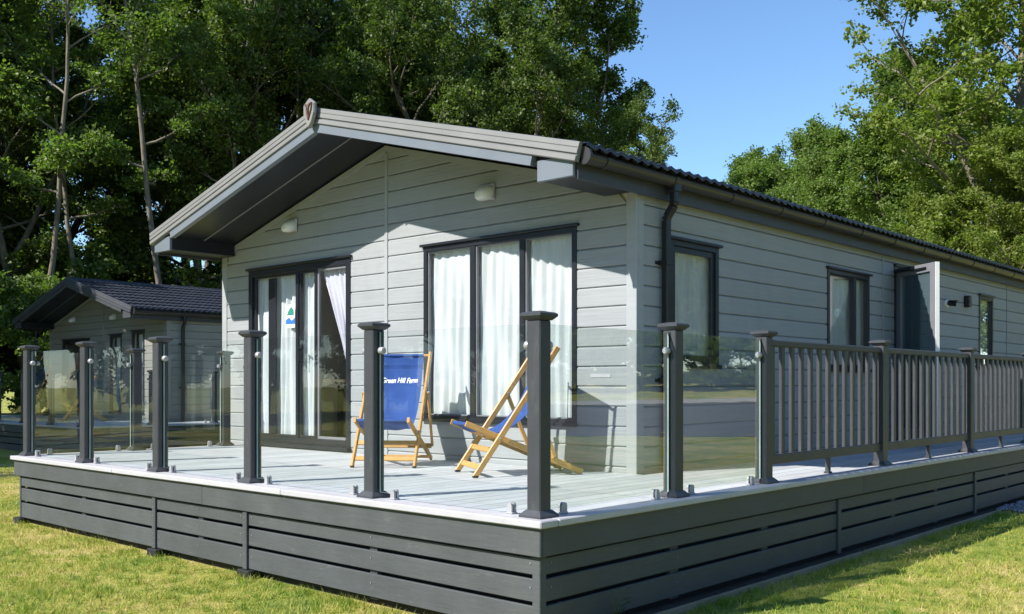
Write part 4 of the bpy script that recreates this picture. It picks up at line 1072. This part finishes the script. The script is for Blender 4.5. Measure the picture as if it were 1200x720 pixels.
for k, (x, y, s, a) in enumerate(((-27.5, 9.8, 1.0, 0), (-29.8, 6.2, 1.15, 60), (-32.6, 11.5, 1.2, 130), (-26.8, 16.0, 1.1, 200), (-24.5, 21.5, 1.2, 260), (-20.8, 22.2, 1.2, 310), (-17.8, 25.8, 1.2, 20),
    (-35.2, 7.4, 1.3, 95), (-30.6, 15.0, 1.3, 170), (-28.0, 22.5, 1.3, 240), (-33.5, 2.2, 1.2, 15), (-37.0, 13.0, 1.4, 44), (-34.0, 19.5, 1.4, 111), (-24.0, 26.5, 1.4, 222), (-39.5, 5.0, 1.4, 280), (-31.0, 27.0, 1.4, 330), (-19.0, 29.0, 1.4, 66),
    (-38.0, 17.0, 1.4, 77), (-42.0, 10.0, 1.5, 88), (-27.5, 30.0, 1.5, 99), (-31.2, 3.2, 1.2, 140), (-34.5, -.5, 1.3, 310), (-38.0, 1.5, 1.4, 210), (-28.6, 3.6, 1.0, 77), (-33.0, 5.2, 1.3, 12), (-36.2, 10.0, 1.5, 200), (-45.0, 9.0, 1.6, 100), (-45.5, 13.5, 1.6, 150), (-48.0, 4.5, 1.6, 250), (-48.0, 18.0, 1.6, 300), (-42.5, 4.0, 1.5, 350))):
    tree('shrub', x, y, s, a, 'dark understorey shrub at the foot of the wood', 'understorey shrubs', 'shrub', 1.15, 'shrub')
tree('hazel', -26.4, 7.9, .95, 30, 'light leaved hazel beside the eave of the neighbouring lodge', None, 'hazel_bush', 1.0, 'shrub')
tree('hazel', -29.5, 10.2, 1.15, 190, 'light leaved hazel at the wood edge behind the neighbouring gable', None, 'hazel_bush', 1.1, 'shrub')
# trees on the sunny side whose shade falls on the neighbouring lodge
for kd, x, y, s, a in (('beech', -23.5, -5.6, .92, 0), ('oak', -28.5, -3.0, .9, 100), ('beech', -20.0, -6.2, .88, 220), ('beech', -33.5, -6.0, .95, 40), ('oak', -24.5, -11.0, .95, 150), ('beech', -21.5, -2.0, .75, 20)):
    tree(kd, x, y, s, a, 'tree on the open side whose shade covers the neighbouring lodge', 'shade trees', 'shade_tree')
# across the road: hedge bushes and trees that the side glass mirrors
for k in range(32):
    u = -9 + k*1.5; p = RO + RA*u + RD*(12.5 + .006*(u-20)**2*(1 if u < 20 else .3) + (k % 3)*.4)
    tree('hazel', p.x, p.y, .66+.06*(k % 3), k*47, 'hedge bush on the bank across the road', 'hedge across the road', 'hedge_bush', .74, 'shrub')
for k, (u, t, kd) in enumerate(((2, 19, 'mid'), (9, 21, 'pale'), (16, 19, 'mid'), (23, 22, 'oak'), (30, 19, 'mid'), (37, 21, 'birch'), (44, 20, 'mid'), (52, 22, 'pale'), (-3, 24, 'mid'), (6, 30, 'mid'), (20, 29, 'mid'), (33, 29, 'mid'))):
    p = RO + RA*u + RD*t
    tree(kd, p.x, p.y, .95, k*71, 'roadside tree behind the hedge across the road', 'trees across the road', 'roadside_tree')
for k, (x, y) in enumerate(((-20, -38), (-25, -36), (-30, -33), (-34, -29), (-38, -25), (-41, -20), (-44, -15), (-47, -9), (-28, -42), (-38, -34), (-46, -25), (-14, -40), (-8, -42), (0, -42), (11, -39), (22, -36), (33, -30), (42, -18))):
    tree(('beech', 'oak', 'mid')[k % 3], x, y, 1.0, k*53, 'tree of the row across the open lawn facing the gable', 'trees across the lawn', 'lawn_tree')

for k in range(22):
    u = -10 + k*2.4; p = RO + RA*u + RD*(16.5 + .006*(u-20)**2*(1 if u < 20 else .3) + (k % 2)*1.2)
    tree('shrub', p.x, p.y, 1.25+.1*(k % 3), k*61, 'dark shrub standing behind the hedge across the road', 'shrubs behind the hedge', 'bank_shrub', 1.25, 'shrub')
for k, (x, y) in enumerate(((6, 40), (9.5, 44), (4, 47), (13, 41), (8, 50))):
    tree('mid', x, y, 1.1, k*80, 'green tree behind the lodge near the road bend', 'trees near the road bend', 'bend_tree')
for k in range(16):
    t = k/15; x, y = -50+34*t+2*math.sin(k*2.1), -3-36*t+5*math.sin(math.pi*t)*-1
    tree('shrub', x, y, 1.25, k*77, 'dark shrub under the trees across the open lawn', 'shrubs across the lawn', 'lawn_shrub', 1.2, 'shrub')
# ------------------------------------------------------------------ grass, edging, gravel, weed
def blades(seed, n, region, hmin, hmax, w, keep=None):
    rg = np.random.default_rng(seed); x0, x1, y0, y1 = region
    x = rg.uniform(x0, x1, n); y = rg.uniform(y0, y1, n)
    if keep is not None: k = keep(x, y, rg); x, y = x[k], y[k]
    n = len(x); z = ground_z(x, y); h = rg.uniform(hmin, hmax, n)*(.85+.5*np.sin(x*9.1+2*np.sin(y*5.3))*np.sin(y*8.3+2*np.sin(x*4.1))+.3*np.sin(x*2.1)*np.sin(y*1.7+1)); az = rg.uniform(0, 6.283, n); ln = rg.uniform(.3, 1.7, n)*h
    dx, dy = np.cos(az), np.sin(az); b = rg.uniform(0, 6.283, n); wx, wy = np.cos(b)*w, np.sin(b)*w
    V = np.empty((n, 3, 3)); V[:, 0] = np.stack([x-wx, y-wy, z-.004], 1); V[:, 1] = np.stack([x+wx, y+wy, z-.004], 1); V[:, 2] = np.stack([x+dx*ln, y+dy*ln, z+h], 1)
    return V, np.repeat(rg.random(n), 3)
def dens(near, far):
    def f(x, y, rg):
        d = np.hypot(x-3.34, y+3.865)
        ok = ~((x > -7.1) & (x < -.02) & (y > .08)) & ~((x > -24.3) & (x < -15.5) & (y > 4.45))
        ok &= ~((x > -.1) & (x < .045) & (y > .05))
        ok &= ~((x > -.1) & (x < .62) & (y > 7.6))
        # inside the picture only, with a margin for steps to the side
        a = np.degrees(np.arctan2((x-3.34)*.737+(y+3.865)*.676, -(x-3.34)*.676+(y+3.865)*.737))
        ok &= np.abs(a) < 45
        return ok & (rg.random(len(x)) < np.clip((near/np.maximum(d, 1.0))**1.5, far, 1))
    return f
parts = [blades(1, 330000, (-12, -.2, -4, 3.2), .012, .036, .0036, dens(5.5, .25)), blades(2, 200000, (-.1, 5.2, -1, 10.5), .013, .038, .0036, dens(5.5, .25)), blades(3, 120000, (-17, -7, -3, 9), .02, .045, .005, dens(12, .3))]
V = np.concatenate([p[0] for p in parts]); T = np.concatenate([p[1] for p in parts])
g = put('grass', fast_mesh('grass', V.reshape(-1, 3), np.arange(len(V)*3).reshape(-1, 3), 'grass_blade', T))
tag(g, 'short sun dried lawn grass round the deck', 'grass', kind='stuff')
# longer tufts close to the skirting
rg = np.random.default_rng(9); cx = np.concatenate([rg.uniform(-7.2, 0, 60), rg.uniform(.07, .16, 60)]); cy = np.concatenate([rg.uniform(-.03, .05, 60), rg.uniform(.4, 7.4, 60)])
tv, tt = [], []
for x, y in zip(cx, cy):
    for _ in range(14):
        px, py = x+rg.normal(0, .03), y+rg.normal(0, .03)
        if py > .055 and px < .05: continue
        z = float(ground_z(px, py)); h = rg.uniform(.03, .085); a = rg.uniform(0, 6.28); l_ = h*rg.uniform(.2, .8); b = rg.uniform(0, 6.28)
        if x < -.05: a = -abs(a % 3.14)
        else: a = (a % 3.14)-1.57
        tv.append([(px-.003*math.cos(b), py-.003*math.sin(b), z), (px+.003*math.cos(b), py+.003*math.sin(b), z), (px+math.cos(a)*l_, py+math.sin(a)*l_, z+h)]); tt += [rg.random()*.6]*3
V = np.array(tv); g = put('grass', fast_mesh('grass', V.reshape(-1, 3), np.arange(len(V)*3).reshape(-1, 3), 'grass_blade', np.array(tt)))
tag(g, 'longer grass tufts along the foot of the deck skirting', 'grass', kind='stuff')
rg = np.random.default_rng(21); tv, tt = [], []
for _ in range(5200):
    if rg.random() < .62: x, y = rg.uniform(-10, -.3), rg.uniform(-3.2, .0)
    else: x, y = rg.uniform(.12, 4.2), rg.uniform(-.5, 8.5)
    k = int(rg.integers(6, 16)); sp = rg.uniform(.008, .03); tone = rg.random()*.45 + (.5 if rg.random() < .25 else 0)
    px, py = x+rg.normal(0, sp, k), y+rg.normal(0, sp, k); ok = ~((py > .06) & (px < .07)) & ~((px < .62) & (py > 7.6)); px, py = px[ok], py[ok]
    if not len(px): continue
    z = ground_z(px, py); h = rg.uniform(.022, .062, len(px)); a = rg.uniform(0, 6.28, len(px)); ll = h*rg.uniform(.2, 1.0, len(px)); b = rg.uniform(0, 6.28, len(px)); w = .0034
    tv.append(np.stack([np.stack([px-w*np.cos(b), py-w*np.sin(b), z-.003], 1), np.stack([px+w*np.cos(b), py+w*np.sin(b), z-.003], 1), np.stack([px+np.cos(a)*ll, py+np.sin(a)*ll, z+h], 1)], 1)); tt.append(np.full(len(px)*3, tone))
V = np.concatenate(tv); g = put('grass', fast_mesh('grass', V.reshape(-1, 3), np.arange(len(V)*3).reshape(-1, 3), 'grass_blade', np.concatenate(tt)))
tag(g, 'scattered darker grass clumps across the lawn', 'grass', kind='stuff')
# soil strip and timber edging on the shaded side
zq = GZ-.03
mb = MB(); ys = np.linspace(0.1, 14, 30); vs = []
for y in ys:
    z = float(ground_z(.0, y)); vs += [(-.12, y, z+.014), (.045, y, z+.014)]
tag(mb.add(vs, [(2*i, 2*i+1, 2*i+3, 2*i+2) for i in range(len(ys)-1)]).build('soil_strip', 'soil'), kind='structure')
for k, (a, b) in enumerate(((.3, 3.9), (3.92, 7.55))):
    o = MB().bar((.055, a, float(ground_z(.05, a))+.006), (.055, b, float(ground_z(.05, b))+.006), .022, .07).build('edging_plank', 'edge_timber')
    tag(o, ('weathered timber edging plank in the grass beside the deck corner', 'weathered timber edging plank running to the gravel patch')[k], 'plank')
# gravel
rg = np.random.default_rng(5); n = 2600; gx_ = rg.uniform(-.05, .6, n); gy_ = rg.uniform(7.65, 13.5, n)
ico = bmesh.new(); bmesh.ops.create_icosphere(ico, subdivisions=1, radius=1); iv = np.array([v.co[:] for v in ico.verts]); fi = np.array([[v.index for v in f.verts] for f in ico.faces]); ico.free()
s = rg.uniform(.010, .026, (n, 1, 1))*rg.uniform(.6, 1.2, (n, 1, 3)); P = np.stack([gx_, gy_, ground_z(gx_, gy_)+.022], 1)[:, None, :]
V = (iv[None]*s*(1+rg.normal(0, .12, (n, 12, 1))) + P).reshape(-1, 3); F = (fi[None] + (np.arange(n)*12)[:, None, None]).reshape(-1, 3)
tag(put('gravel', fast_mesh('gravel', V, F, 'gravel')), 'grey gravel beside the deck skirting past the lawn', 'gravel', kind='stuff')
for k in range(4):
    y = 8.0+k*.95; o = MB().box(.66, 1.25, y, y+.93, float(ground_z(.9, y))-.05, float(ground_z(.9, y))+.022, .012).build('paving_slab', 'kerb_stone')
    tag(o, 'pale paving slab in the path beside the gravel', 'paving slab', 'path slabs')
# weed growing out between the skirting boards
wd = empty('weed', (-.03, .62, -.70), 0, 'small leafy weed growing up against the shaded skirting', 'weed')
rnd = random.Random(4)
for k in range(6):
    a = rnd.uniform(-1.3, 1.3); h = rnd.uniform(.18, .30)
    p = [Vector((.03, 0, 0)), Vector((.045+.01*math.cos(a), .02*math.sin(a), h*.5)), Vector((.05+.05*math.cos(a), .08*math.sin(a), h))]
    MB().tube(p, [.003, .0025, .0015], 5).build('stem', 'weed_leaf', wd)
    m = MB()
    for j in range(5):
        q = p[1].lerp(p[2], j/4); b = a + rnd.uniform(-1.2, 1.2); d = Vector((abs(math.cos(b)), math.sin(b), .35)).normalized(); sd_ = d.cross(Vector((0, 0, 1))).normalized()
        L = rnd.uniform(.035, .06)
        m.add([q, q+d*L*.5+sd_*L*.25, q+d*L, q+d*L*.5-sd_*L*.25], [(0, 1, 2), (0, 2, 3)])
    m.build('leaves', 'weed_leaf', wd)
